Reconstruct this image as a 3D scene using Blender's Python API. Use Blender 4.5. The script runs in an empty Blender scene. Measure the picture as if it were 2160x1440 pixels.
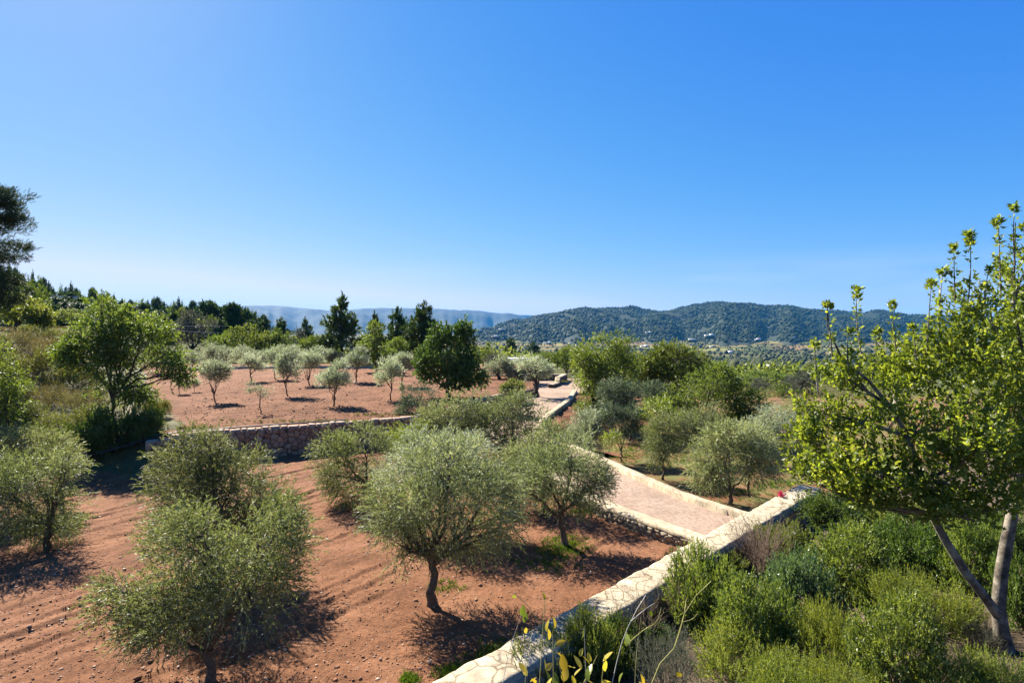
import bpy, math
import numpy as np
from mathutils import Vector

# ------------------------------------------------------------------ camera, sky, sun, exposure
scene = bpy.context.scene
col = scene.collection
CAM_Z = 6.0
F = 1200.0                     # focal length in photograph pixels (2160 wide)
HOR = 700.0                    # horizon row in the photograph
cam_d = bpy.data.cameras.new('camera')
cam_d.sensor_width = 36.0
cam_d.lens = 20.0
cam_d.shift_y = -20.0 / 2160.0
cam_d.clip_start = 0.05
cam_d.clip_end = 60000
cam = bpy.data.objects.new('camera', cam_d)
cam.location = (0, 0, CAM_Z)
cam.rotation_euler = (math.radians(90), 0, 0)
col.objects.link(cam)
scene.camera = cam

SUN_VEC = Vector((-0.868, 1.0, 1.134)).normalized()
EL = math.asin(SUN_VEC.z)
AZ = math.atan2(SUN_VEC.x, SUN_VEC.y)        # from +Y, negative to the left
world = bpy.data.worlds.new('World')
scene.world = world
world.use_nodes = True
wn = world.node_tree.nodes
wl = world.node_tree.links
bg = wn['Background']
sky = wn.new('ShaderNodeTexSky')
sky.sky_type = 'NISHITA'
sky.sun_disc = False
sky.sun_elevation = EL
sky.sun_rotation = AZ
sky.altitude = 100
sky.air_density = 1.0
sky.dust_density = 0.3
sky.ozone_density = 3.0
# film response of the sky: one curve per channel over the whole sky
EXPO = 1.85
STR = 0.10
sep = wn.new('ShaderNodeSeparateColor'); cmb = wn.new('ShaderNodeCombineColor')
wl.new(sky.outputs[0], sep.inputs[0])
for k_, (g_, c_, x_) in enumerate([(1.66, 0.0305, 0.82), (0.87, 0.1254, 0.89), (0.227, 0.6056, 1.1)]):
    pw = wn.new('ShaderNodeMath'); pw.operation = 'POWER'; pw.inputs[1].default_value = g_
    wl.new(sep.outputs[k_], pw.inputs[0])
    ml = wn.new('ShaderNodeMath'); ml.operation = 'MULTIPLY'; ml.inputs[1].default_value = c_ / 2 ** EXPO / STR
    wl.new(pw.outputs[0], ml.inputs[0])
    mn = wn.new('ShaderNodeMath'); mn.operation = 'MINIMUM'; mn.inputs[1].default_value = x_ / 2 ** EXPO / STR
    if k_ == 2:      # the blue channel saturates only in the bright part of the sky
        l2 = wn.new('ShaderNodeMath'); l2.operation = 'MULTIPLY'; l2.inputs[1].default_value = 0.262 / 2 ** EXPO / STR
        wl.new(sep.outputs[k_], l2.inputs[0])
        m2 = wn.new('ShaderNodeMath'); m2.operation = 'MINIMUM'
        wl.new(ml.outputs[0], m2.inputs[0]); wl.new(l2.outputs[0], m2.inputs[1]); ml = m2
    wl.new(ml.outputs[0], mn.inputs[0]); wl.new(mn.outputs[0], cmb.inputs[k_])
tcw = wn.new('ShaderNodeTexCoord'); mpw = wn.new('ShaderNodeMapping'); mpw.inputs['Scale'].default_value = (2.2, 2.2, 20.0)
wl.new(tcw.outputs['Generated'], mpw.inputs['Vector'])
nzw = wn.new('ShaderNodeTexNoise'); nzw.inputs['Scale'].default_value = 1.3; nzw.inputs['Detail'].default_value = 6.0
wl.new(mpw.outputs[0], nzw.inputs['Vector'])
r1w = wn.new('ShaderNodeMapRange'); r1w.inputs[1].default_value = 0.46; r1w.inputs[2].default_value = 0.78
wl.new(nzw.outputs[0], r1w.inputs[0])
sxw = wn.new('ShaderNodeSeparateXYZ'); wl.new(tcw.outputs['Generated'], sxw.inputs[0])
r2w = wn.new('ShaderNodeMapRange'); r2w.inputs[1].default_value = 0.13; r2w.inputs[2].default_value = 0.05; wl.new(sxw.outputs[2], r2w.inputs[0])
mlw = wn.new('ShaderNodeMath'); mlw.operation = 'MULTIPLY'; wl.new(r1w.outputs[0], mlw.inputs[0]); wl.new(r2w.outputs[0], mlw.inputs[1])
m3w = wn.new('ShaderNodeMath'); m3w.operation = 'MULTIPLY'; m3w.inputs[1].default_value = 0.6; wl.new(mlw.outputs[0], m3w.inputs[0])
mxw = wn.new('ShaderNodeMix'); mxw.data_type = 'RGBA'
cl_ = 1.0 / 2 ** EXPO / STR
mxw.inputs[7].default_value = (0.82 * cl_, 0.88 * cl_, 0.95 * cl_, 1)
wl.new(m3w.outputs[0], mxw.inputs[0]); wl.new(cmb.outputs[0], mxw.inputs[6])
wl.new(mxw.outputs[2], bg.inputs['Color'])
bg.inputs['Strength'].default_value = STR

sun_d = bpy.data.lights.new('sun', 'SUN')
sun_d.energy = 5.0
sun_d.angle = math.radians(0.53)
sun_d.color = (1.0, 0.93, 0.82)
sun = bpy.data.objects.new('sun', sun_d)
sun.rotation_euler = (-SUN_VEC).to_track_quat('-Z', 'Y').to_euler()
col.objects.link(sun)

vs = scene.view_settings
vs.view_transform = 'Standard'
vs.look = 'None'
vs.exposure = EXPO
vs.gamma = 1.0
vs.use_curve_mapping = False
cy = scene.cycles
cy.max_bounces = 6
cy.diffuse_bounces = 3
cy.glossy_bounces = 2
cy.transmission_bounces = 4
cy.volume_bounces = 1
cy.transparent_max_bounces = 8
cy.caustics_reflective = False
cy.caustics_refractive = False
cy.sample_clamp_indirect = 4.0
cy.sample_clamp_direct = 3.0

# ------------------------------------------------------------------ helpers
def at(px, py, D):
    """photograph pixel and forward distance -> world point"""
    return np.array([(px - 1080.0) / F * D, D, CAM_Z - (py - HOR) / F * D])

def smooth(a, b, x):
    t = np.clip((np.asarray(x, float) - a) / (b - a), 0, 1)
    return t * t * (3 - 2 * t)

def _hash(ix, iy, seed):
    h = (ix.astype(np.int64) * 374761393 + iy.astype(np.int64) * 668265263 + seed * 974711) & 0xFFFFFFFF
    h = ((h ^ (h >> 13)) * 1274126177) & 0xFFFFFFFF
    h = h ^ (h >> 16)
    return (h & 0xFFFFFF) / float(0xFFFFFF)

def vnoise(x, y, seed=0):
    x = np.asarray(x, float); y = np.asarray(y, float)
    xi = np.floor(x); yi = np.floor(y)
    fx = x - xi; fy = y - yi
    fx = fx * fx * (3 - 2 * fx); fy = fy * fy * (3 - 2 * fy)
    a = _hash(xi, yi, seed); b = _hash(xi + 1, yi, seed)
    c = _hash(xi, yi + 1, seed); d = _hash(xi + 1, yi + 1, seed)
    return (a + (b - a) * fx) + ((c + (d - c) * fx) - (a + (b - a) * fx)) * fy

def fbm(x, y, seed=0, oct=4):
    s = 0; a = 0.5; f = 1.0
    for k in range(oct):
        s = s + a * (vnoise(x * f, y * f, seed + k * 17) - 0.5); a *= 0.5; f *= 2.03
    return s

def unit(v):
    return v / (np.linalg.norm(v, axis=-1, keepdims=True) + 1e-9)

def mesh_np(name, V, quads=None, tris=None, mat=None, rnd=None, smooth_shade=False):
    V = np.asarray(V, np.float32)
    if quads is not None and tris is None and np.asarray(quads).shape[-1] == 3: quads, tris = None, quads
    me = bpy.data.meshes.new(name)
    loops = []; starts = []; n = 0
    if quads is not None and len(quads):
        q = np.asarray(quads, np.int32); loops.append(q.ravel())
        starts.append(np.arange(len(q)) * 4); n = len(q) * 4
    if tris is not None and len(tris):
        t = np.asarray(tris, np.int32); loops.append(t.ravel())
        starts.append(n + np.arange(len(t)) * 3)
    lo = np.concatenate(loops); st = np.concatenate(starts)
    me.vertices.add(len(V)); me.vertices.foreach_set('co', V.ravel())
    me.loops.add(len(lo)); me.loops.foreach_set('vertex_index', lo.astype(np.int32))
    me.polygons.add(len(st)); me.polygons.foreach_set('loop_start', st.astype(np.int32))
    if smooth_shade:
        me.polygons.foreach_set('use_smooth', np.ones(len(st), bool))
    me.update(calc_edges=True)
    if rnd is not None:
        at_ = me.attributes.new('rnd', 'FLOAT', 'FACE')
        at_.data.foreach_set('value', np.asarray(rnd, np.float32))
    if mat is not None:
        me.materials.append(mat)
    return me

def link(name, data, parent=None, loc=None, rotz=0.0, scale=None):
    o = bpy.data.objects.new(name, data)
    col.objects.link(o)
    if parent is not None:
        o.parent = parent
    if loc is not None:
        o.location = [float(c) for c in loc]
    if rotz:
        o.rotation_euler = (0, 0, rotz)
    if scale is not None:
        o.scale = scale if hasattr(scale, '__len__') else (scale,) * 3
    return o

def tag(o, label=None, cat=None, group=None, kind=None):
    if label: o['label'] = label
    if cat: o['category'] = cat
    if group: o['group'] = group
    if kind: o['kind'] = kind
    return o

class Acc:
    """collects tubes / quads into one mesh"""
    def __init__(s): s.V = []; s.Q = []; s.n = 0
    def tube(s, pts, rad, sides=6):
        pts = np.asarray(pts, float); rad = np.asarray(rad, float)
        m = len(pts)
        T = np.gradient(pts, axis=0); T = unit(T)
        ref = np.array([0.31, 0.77, 0.55]); ref /= np.linalg.norm(ref)
        A = unit(np.cross(T, ref)); B = np.cross(T, A)
        an = np.arange(sides) / sides * 2 * np.pi
        ring = pts[:, None] + rad[:, None, None] * (np.cos(an)[None, :, None] * A[:, None] + np.sin(an)[None, :, None] * B[:, None])
        i = np.arange(m - 1)[:, None] * sides; j = np.arange(sides)[None]; j2 = (j + 1) % sides
        Q = np.stack([i + j, i + j2, i + sides + j2, i + sides + j], -1).reshape(-1, 4)
        s.V.append(ring.reshape(-1, 3)); s.Q.append(Q + s.n); s.n += m * sides
    def quads(s, V, Q):
        s.V.append(np.asarray(V, float)); s.Q.append(np.asarray(Q) + s.n); s.n += len(V)
    def mesh(s, name, mat, sm=True):
        return mesh_np(name, np.concatenate(s.V), np.concatenate(s.Q), mat=mat, smooth_shade=sm)

def box_vq(c, h, rz=0.0):
    c = np.asarray(c, float); h = np.asarray(h, float)
    v = np.array([[x, y, z] for z in (-1, 1) for y in (-1, 1) for x in (-1, 1)], float) * h
    cs, sn = math.cos(rz), math.sin(rz)
    v = np.stack([v[:, 0] * cs - v[:, 1] * sn, v[:, 0] * sn + v[:, 1] * cs, v[:, 2]], -1) + c
    q = [[0, 2, 3, 1], [4, 5, 7, 6], [0, 1, 5, 4], [2, 6, 7, 3], [0, 4, 6, 2], [1, 3, 7, 5]]
    return v, q

def curve_pts(p0, p1, n, rng, wob=0.1, lift=0.0):
    p0 = np.asarray(p0, float); p1 = np.asarray(p1, float)
    L = np.linalg.norm(p1 - p0)
    t = np.linspace(0, 1, n)[:, None]
    mid = (p0 + p1) / 2 + rng.normal(size=3) * wob * L + np.array([0, 0, lift * L])
    return (1 - t) ** 2 * p0 + 2 * t * (1 - t) * mid + t ** 2 * p1

# ------------------------------------------------------------------ materials
def new_mat(name):
    m = bpy.data.materials.new(name); m.use_nodes = True
    nt = m.node_tree
    return m, nt, nt.nodes, nt.links, nt.nodes['Principled BSDF'], nt.nodes['Material Output']

def ramp(nodes, stops):
    r = nodes.new('ShaderNodeValToRGB')
    el = r.color_ramp.elements
    while len(el) < len(stops): el.new(0.5)
    for e, (p, c) in zip(el, stops):
        e.position = p; e.color = (*c, 1)
    return r

def tex(nodes, links, kind, scale, vec, **kw):
    t = nodes.new(kind)
    t.inputs['Scale'].default_value = scale
    for k, v in kw.items():
        t.inputs[k].default_value = v
    links.new(vec, t.inputs['Vector'])
    return t

GAIN = {'olive_leaves': 1.25, 'green_olive_leaves': 1.1, 'silver_olive_leaves': 1.35, 'blue_olive_leaves': 1.15, 'carob_leaves': 1.45, 'broad_leaves': 1.45,
        'almond_leaves': 1.15, 'pine_needles': 1.3, 'rosemary_leaves': 1.4, 'lentisk_leaves': 1.4, 'blue_green_shrub_leaves': 1.2, 'dark_broad_leaves': 1.7,
        'dry_scrub_leaves': 0.8, 'dry_grass_blades': 0.65, 'grey_lavender_leaves': 0.75, 'green_weeds': 0.75, 'yellow_leaf': 0.95, 'lime_leaf': 0.85, 'far_pine_crowns': 0.46, 'far_valley_trees': 0.7}
ALB = 0.83
def leaf_mat(name, c0, c1, c2, tint=(1.25, 1.25, 0.6), fac=0.4, rough=0.45, spec=0.4):
    m, nt, N, Lk, P, O = new_mat(name)
    a = N.new('ShaderNodeAttribute'); a.attribute_name = 'rnd'
    k_ = GAIN.get(name, 1.0) * ALB
    c0, c1, c2 = [tuple(min(0.8, v_ * k_) for v_ in c_) for c_ in (c0, c1, c2)]
    r = ramp(N, [(0.0, c0), (0.55, c1), (1.0, c2)])
    Lk.new(a.outputs['Fac'], r.inputs[0])
    oi = N.new('ShaderNodeObjectInfo')
    hs = N.new('ShaderNodeHueSaturation')
    mr = N.new('ShaderNodeMapRange'); mr.inputs[3].default_value = 0.85; mr.inputs[4].default_value = 1.15
    Lk.new(oi.outputs['Random'], mr.inputs[0]); Lk.new(mr.outputs[0], hs.inputs['Value'])
    Lk.new(r.outputs[0], hs.inputs['Color'])
    fr = N.new('ShaderNodeMath'); fr.operation = 'FRACT'; m7 = N.new('ShaderNodeMath'); m7.operation = 'MULTIPLY'; m7.inputs[1].default_value = 7.31
    Lk.new(oi.outputs['Random'], m7.inputs[0]); Lk.new(m7.outputs[0], fr.inputs[0])
    mh = N.new('ShaderNodeMapRange'); mh.inputs[3].default_value = 0.484; mh.inputs[4].default_value = 0.508
    Lk.new(fr.outputs[0], mh.inputs[0]); Lk.new(mh.outputs[0], hs.inputs['Hue'])
    Lk.new(hs.outputs[0], P.inputs['Base Color'])
    P.inputs['Roughness'].default_value = rough
    P.inputs['Specular IOR Level'].default_value = spec
    mul = N.new('ShaderNodeMix'); mul.data_type = 'RGBA'; mul.blend_type = 'MULTIPLY'
    mul.inputs[0].default_value = 1.0
    Lk.new(hs.outputs[0], mul.inputs[6]); mul.inputs[7].default_value = (*tint, 1)
    tr = N.new('ShaderNodeBsdfTranslucent'); Lk.new(mul.outputs[2], tr.inputs['Color'])
    mx = N.new('ShaderNodeMixShader'); mx.inputs[0].default_value = fac
    Lk.new(P.outputs[0], mx.inputs[1]); Lk.new(tr.outputs[0], mx.inputs[2])
    Lk.new(mx.outputs[0], O.inputs['Surface'])
    return m

def noise_mat(name, stops, scale=3.0, detail=6.0, bump=0.0, bscale=30.0, rough=0.9, dist=0.02, spec=0.2):
    m, nt, N, Lk, P, O = new_mat(name)
    tc = N.new('ShaderNodeTexCoord'); g = N.new('ShaderNodeNewGeometry')
    vec = g.outputs['Position']
    n = tex(N, Lk, 'ShaderNodeTexNoise', scale, vec, Detail=detail, Roughness=0.6)
    r = ramp(N, [(p_, tuple(v_ * ALB for v_ in c_)) for p_, c_ in stops]); Lk.new(n.outputs[0], r.inputs[0]); Lk.new(r.outputs[0], P.inputs['Base Color'])
    P.inputs['Roughness'].default_value = rough
    P.inputs['Specular IOR Level'].default_value = spec
    if bump:
        b = N.new('ShaderNodeBump'); b.inputs['Strength'].default_value = bump; b.inputs['Distance'].default_value = dist
        n2 = tex(N, Lk, 'ShaderNodeTexNoise', bscale, vec, Detail=5.0, Roughness=0.65)
        Lk.new(n2.outputs[0], b.inputs['Height']); Lk.new(b.outputs[0], P.inputs['Normal'])
    return m

def soil_mat(name, green=0.0, bump=0.9, thr=0.72, grit=(0.36, 0.22, 0.135), base=((0.122, 0.053, 0.024), (0.195, 0.088, 0.042), (0.265, 0.133, 0.071))):
    m, nt, N, Lk, P, O = new_mat(name)
    g = N.new('ShaderNodeNewGeometry'); vec = g.outputs['Position']
    n1 = tex(N, Lk, 'ShaderNodeTexNoise', 0.55, vec, Detail=8.0, Roughness=0.65)
    base = [tuple(v_ * ALB for v_ in c_) for c_ in base]; grit = tuple(v_ * ALB for v_ in grit)
    r1 = ramp(N, [(0.3, base[0]), (0.5, base[1]), (0.72, base[2])])
    Lk.new(n1.outputs[0], r1.inputs[0])
    n2 = tex(N, Lk, 'ShaderNodeTexNoise', 9.0, vec, Detail=6.0, Roughness=0.7)
    r2 = ramp(N, [(0.3, (0.62, 0.58, 0.55)), (0.6, (1.15, 1.12, 1.1))])
    Lk.new(n2.outputs[0], r2.inputs[0])
    mu = N.new('ShaderNodeMix'); mu.data_type = 'RGBA'; mu.blend_type = 'MULTIPLY'; mu.inputs[0].default_value = 1
    Lk.new(r1.outputs[0], mu.inputs[6]); Lk.new(r2.outputs[0], mu.inputs[7])
    # small pale grit
    v = tex(N, Lk, 'ShaderNodeTexVoronoi', 16.0, vec, Randomness=1.0)
    lt = ramp(N, [(0.12, (1, 1, 1)), (0.2, (0, 0, 0))])
    Lk.new(v.outputs['Distance'], lt.inputs[0])
    wn_ = N.new('ShaderNodeSeparateColor'); Lk.new(v.outputs['Color'], wn_.inputs[0])
    th = N.new('ShaderNodeMath'); th.operation = 'GREATER_THAN'; th.inputs[1].default_value = thr
    Lk.new(wn_.outputs[0], th.inputs[0])
    mm = N.new('ShaderNodeMath'); mm.operation = 'MULTIPLY'
    Lk.new(lt.outputs[0], mm.inputs[0]); Lk.new(th.outputs[0], mm.inputs[1])
    mx = N.new('ShaderNodeMix'); mx.data_type = 'RGBA'
    Lk.new(mm.outputs[0], mx.inputs[0]); Lk.new(mu.outputs[2], mx.inputs[6]); mx.inputs[7].default_value = (*grit, 1)
    out = mx.outputs[2]
    if green:
        n3 = tex(N, Lk, 'ShaderNodeTexNoise', 0.45, vec, Detail=9.0, Roughness=0.75)
        r3 = ramp(N, [(0.56 - green * 0.25, (0, 0, 0)), (0.66 - green * 0.22, (1, 1, 1))])
        Lk.new(n3.outputs[0], r3.inputs[0])
        gx = N.new('ShaderNodeMix'); gx.data_type = 'RGBA'
        Lk.new(r3.outputs[0], gx.inputs[0]); Lk.new(out, gx.inputs[6]); gx.inputs[7].default_value = (0.105, 0.10, 0.032, 1)
        out = gx.outputs[2]
    Lk.new(out, P.inputs['Base Color'])
    P.inputs['Roughness'].default_value = 0.95
    P.inputs['Specular IOR Level'].default_value = 0.15
    b = N.new('ShaderNodeBump'); b.inputs['Strength'].default_value = bump; b.inputs['Distance'].default_value = 0.05
    n4 = tex(N, Lk, 'ShaderNodeTexNoise', 11.0, vec, Detail=8.0, Roughness=0.75)
    Lk.new(n4.outputs[0], b.inputs['Height']); Lk.new(b.outputs[0], P.inputs['Normal'])
    return m

M = {}
M['soil'] = soil_mat('red_soil')
M['soil_green'] = soil_mat('red_soil_weedy', green=0.5)
M['garden'] = noise_mat('garden_earth', [(0.3, (0.045, 0.03, 0.018)), (0.6, (0.09, 0.065, 0.04))], 2.0, bump=0.8, bscale=12, dist=0.05)
M['bank'] = noise_mat('bank_dry_earth', [(0.3, (0.07, 0.065, 0.025)), (0.5, (0.10, 0.10, 0.035)), (0.7, (0.15, 0.09, 0.05))], 0.5, bump=0.8, bscale=8, dist=0.08)
M['gravel'] = soil_mat('pink_gravel', base=((0.24, 0.170, 0.123), (0.315, 0.235, 0.175), (0.37, 0.285, 0.215)), bump=0.3, thr=2.0)
M['cream'] = noise_mat('cream_lime_stone', [(0.25, (0.15, 0.115, 0.075)), (0.38, (0.32, 0.26, 0.175)), (0.53, (0.43, 0.365, 0.25)), (0.72, (0.49, 0.43, 0.31))], 3.4, detail=9, bump=0.5, bscale=14, dist=0.03)
M['kerb'] = noise_mat('cream_kerb_stone', [(0.25, (0.28, 0.215, 0.135)), (0.45, (0.40, 0.325, 0.215)), (0.7, (0.50, 0.42, 0.29))], 1.7, detail=9, bump=0.4, bscale=16, dist=0.02)
M['mortar'] = noise_mat('wall_mortar', [(0.3, (0.08, 0.05, 0.03)), (0.7, (0.15, 0.10, 0.065))], 6, bump=0.6)
def add_joints(m, scale, dark=(0.55, 0.5, 0.45)):
    N = m.node_tree.nodes; Lk = m.node_tree.links; P = N['Principled BSDF']
    g = N.new('ShaderNodeNewGeometry')
    nz = tex(N, Lk, 'ShaderNodeTexNoise', 3.0, g.outputs['Position'], Detail=4.0)
    mv = N.new('ShaderNodeVectorMath'); mv.operation = 'MULTIPLY_ADD'; mv.inputs[1].default_value = (0.22, 0.22, 0.22)
    Lk.new(nz.outputs['Color'], mv.inputs[0]); Lk.new(g.outputs['Position'], mv.inputs[2])
    v = N.new('ShaderNodeTexVoronoi'); v.feature = 'DISTANCE_TO_EDGE'; v.inputs['Scale'].default_value = scale
    Lk.new(mv.outputs[0], v.inputs['Vector'])
    r = ramp(N, [(0.0, dark), (0.05, (1, 1, 1))]); Lk.new(v.outputs['Distance'], r.inputs[0])
    old = P.inputs['Base Color'].links[0].from_socket
    mu = N.new('ShaderNodeMix'); mu.data_type = 'RGBA'; mu.blend_type = 'MULTIPLY'; mu.inputs[0].default_value = 1.0
    Lk.new(old, mu.inputs[6]); Lk.new(r.outputs[0], mu.inputs[7]); Lk.new(mu.outputs[2], P.inputs['Base Color'])
add_joints(M['cream'], 2.3, (0.38, 0.33, 0.27)); add_joints(M['kerb'], 2.6, (0.65, 0.6, 0.55))
def stone_mat(name, stops):
    m = noise_mat(name, [(0.3, (0.8, 0.8, 0.8)), (0.7, (1.2, 1.2, 1.2))], 7.0, detail=8, bump=0.5, bscale=22, dist=0.02)
    N = m.node_tree.nodes; Lk = m.node_tree.links; P = N['Principled BSDF']
    oi = N.new('ShaderNodeObjectInfo'); a = N.new('ShaderNodeAttribute'); a.attribute_name = 'rnd'
    ad = N.new('ShaderNodeMath'); ad.operation = 'ADD'; Lk.new(oi.outputs['Random'], ad.inputs[0]); Lk.new(a.outputs['Fac'], ad.inputs[1])
    fr = N.new('ShaderNodeMath'); fr.operation = 'FRACT'; Lk.new(ad.outputs[0], fr.inputs[0])
    r = ramp(N, stops); Lk.new(fr.outputs[0], r.inputs[0])
    old = P.inputs['Base Color'].links[0].from_socket
    mu = N.new('ShaderNodeMix'); mu.data_type = 'RGBA'; mu.blend_type = 'MULTIPLY'; mu.inputs[0].default_value = 1
    Lk.new(r.outputs[0], mu.inputs[6]); Lk.new(old, mu.inputs[7]); Lk.new(mu.outputs[2], P.inputs['Base Color'])
    return m
M['rubble'] = stone_mat('red_rubble_stone', [(0.0, (0.28, 0.165, 0.10)), (0.3, (0.37, 0.245, 0.145)), (0.6, (0.30, 0.22, 0.145)), (0.8, (0.45, 0.33, 0.215)), (1.0, (0.34, 0.19, 0.10))])
M['tanrubble'] = stone_mat('tan_rubble_stone', [(0.0, (0.25, 0.19, 0.125)), (0.4, (0.32, 0.25, 0.17)), (0.7, (0.28, 0.23, 0.165)), (1.0, (0.38, 0.30, 0.205))])
M['capstone'] = stone_mat('pale_cap_stone', [(0.0, (0.28, 0.20, 0.14)), (0.4, (0.36, 0.27, 0.195)), (1.0, (0.31, 0.215, 0.15))])
M['clod'] = stone_mat('soil_clods', [(0.0, (0.19, 0.088, 0.046)), (0.45, (0.27, 0.14, 0.08)), (0.75, (0.38, 0.24, 0.155)), (1.0, (0.58, 0.43, 0.31))])
M['bark_olive'] = noise_mat('olive_bark', [(0.3, (0.07, 0.05, 0.035)), (0.7, (0.17, 0.125, 0.085))], 14, bump=0.8, bscale=30)
M['bark_dark'] = noise_mat('dark_bark', [(0.3, (0.045, 0.032, 0.024)), (0.7, (0.11, 0.08, 0.06))], 8, bump=0.8, bscale=20)
M['bark_pale'] = noise_mat('pale_grey_bark', [(0.35, (0.055, 0.045, 0.033)), (0.5, (0.15, 0.125, 0.095)), (0.62, (0.28, 0.245, 0.19))], 5, detail=8, bump=0.5, bscale=24)
M['twig'] = noise_mat('dry_twig', [(0.3, (0.15, 0.10, 0.07)), (0.7, (0.30, 0.22, 0.16))], 10)
M['twig_pale'] = noise_mat('pale_twig', [(0.3, (0.36, 0.33, 0.28)), (0.7, (0.52, 0.49, 0.42))], 10)
M['twig_yellow'] = noise_mat('yellow_green_twig', [(0.3, (0.34, 0.32, 0.09)), (0.7, (0.48, 0.44, 0.15))], 10)
M['black'] = noise_mat('black_polythene', [(0.3, (0.02, 0.02, 0.022)), (0.7, (0.035, 0.035, 0.04))], 5, rough=0.45, spec=0.5)
M['iron'] = noise_mat('dark_iron', [(0.3, (0.02, 0.02, 0.02)), (0.7, (0.05, 0.045, 0.04))], 5, rough=0.6)
M['cable'] = noise_mat('grey_cable', [(0.3, (0.25, 0.25, 0.25)), (0.7, (0.4, 0.4, 0.4))], 1, rough=0.5)
M['white'] = noise_mat('white_render', [(0.3, (0.78, 0.77, 0.74)), (0.7, (0.86, 0.85, 0.82))], 0.2)
M['pane'] = noise_mat('dark_window', [(0.3, (0.03, 0.035, 0.04)), (0.7, (0.06, 0.06, 0.07))], 0.3, rough=0.2, spec=0.5)
M['terracotta'] = noise_mat('terracotta_roof', [(0.3, (0.30, 0.13, 0.08)), (0.7, (0.40, 0.20, 0.12))], 1.0)
M['flower'] = noise_mat('pink_petal', [(0.3, (0.70, 0.03, 0.10)), (0.7, (0.85, 0.08, 0.18))], 9)

M['olive'] = leaf_mat('olive_leaves', (0.085, 0.105, 0.040), (0.16, 0.18, 0.080), (0.30, 0.32, 0.20), (1.3, 1.35, 0.75), 0.42, 0.5, 0.3)
M['olive_green'] = leaf_mat('green_olive_leaves', (0.085, 0.106, 0.034), (0.155, 0.176, 0.066), (0.27, 0.285, 0.15), (1.22, 1.24, 0.7), 0.42, 0.5, 0.3)
M['olive_silver'] = leaf_mat('silver_olive_leaves', (0.13, 0.155, 0.09), (0.24, 0.265, 0.18), (0.40, 0.42, 0.33), (1.2, 1.25, 0.85), 0.42, 0.5, 0.3)
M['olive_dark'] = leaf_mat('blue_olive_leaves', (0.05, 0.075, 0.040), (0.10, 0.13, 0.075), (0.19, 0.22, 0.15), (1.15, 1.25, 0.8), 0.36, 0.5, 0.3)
M['carob'] = leaf_mat('carob_leaves', (0.070, 0.105, 0.016), (0.120, 0.165, 0.028), (0.21, 0.245, 0.060), (1.55, 1.4, 0.5), 0.58, 0.42, 0.35)
M['broad'] = leaf_mat('broad_leaves', (0.055, 0.085, 0.017), (0.095, 0.13, 0.028), (0.165, 0.195, 0.06), (1.45, 1.45, 0.5), 0.45, 0.5, 0.25)
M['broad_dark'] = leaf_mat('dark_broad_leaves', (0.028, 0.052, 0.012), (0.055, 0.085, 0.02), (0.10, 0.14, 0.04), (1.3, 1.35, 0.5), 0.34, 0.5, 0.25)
M['almond'] = leaf_mat('almond_leaves', (0.095, 0.135, 0.02), (0.16, 0.205, 0.035), (0.24, 0.27, 0.08), (1.35, 1.35, 0.5), 0.45, 0.4, 0.4)
M['pine'] = leaf_mat('pine_needles', (0.022, 0.045, 0.010), (0.045, 0.080, 0.016), (0.085, 0.125, 0.028), (1.3, 1.3, 0.5), 0.25, 0.5, 0.3)
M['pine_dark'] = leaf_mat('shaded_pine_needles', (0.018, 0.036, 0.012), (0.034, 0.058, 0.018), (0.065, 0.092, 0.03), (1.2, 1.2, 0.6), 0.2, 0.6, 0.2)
M['rosemary'] = leaf_mat('rosemary_leaves', (0.070, 0.104, 0.020), (0.125, 0.165, 0.034), (0.21, 0.245, 0.07), (1.5, 1.4, 0.5), 0.5, 0.5, 0.25)
M['lentisk'] = leaf_mat('lentisk_leaves', (0.050, 0.076, 0.016), (0.096, 0.130, 0.028), (0.18, 0.215, 0.07), (1.45, 1.4, 0.5), 0.45, 0.42, 0.4)
M['lentisk_blue'] = leaf_mat('blue_green_shrub_leaves', (0.055, 0.095, 0.035), (0.10, 0.155, 0.06), (0.20, 0.26, 0.13), (1.25, 1.3, 0.65), 0.35, 0.38, 0.5)
M['lavender'] = leaf_mat('grey_lavender_leaves', (0.10, 0.11, 0.075), (0.17, 0.18, 0.13), (0.27, 0.27, 0.22), (1.1, 1.1, 0.8), 0.3, 0.6, 0.2)
M['scrub'] = leaf_mat('dry_scrub_leaves', (0.085, 0.11, 0.025), (0.15, 0.175, 0.045), (0.27, 0.28, 0.10), (1.3, 1.2, 0.5), 0.40, 0.55, 0.2)
M['drygrass'] = leaf_mat('dry_grass_blades', (0.16, 0.165, 0.05), (0.25, 0.235, 0.085), (0.40, 0.34, 0.16), (1.2, 1.1, 0.7), 0.35, 0.6, 0.2)
M['grass'] = leaf_mat('green_weeds', (0.07, 0.13, 0.015), (0.11, 0.19, 0.025), (0.17, 0.25, 0.04), (1.4, 1.4, 0.4), 0.4, 0.5, 0.2)
M['yellow'] = leaf_mat('yellow_leaf', (0.42, 0.34, 0.025), (0.55, 0.43, 0.04), (0.50, 0.46, 0.07), (1.15, 1.05, 0.5), 0.4, 0.35, 0.45)
M['yelgreen'] = leaf_mat('lime_leaf', (0.14, 0.20, 0.02), (0.22, 0.28, 0.04), (0.32, 0.36, 0.08), (1.3, 1.25, 0.5), 0.42, 0.35, 0.45)

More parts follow.
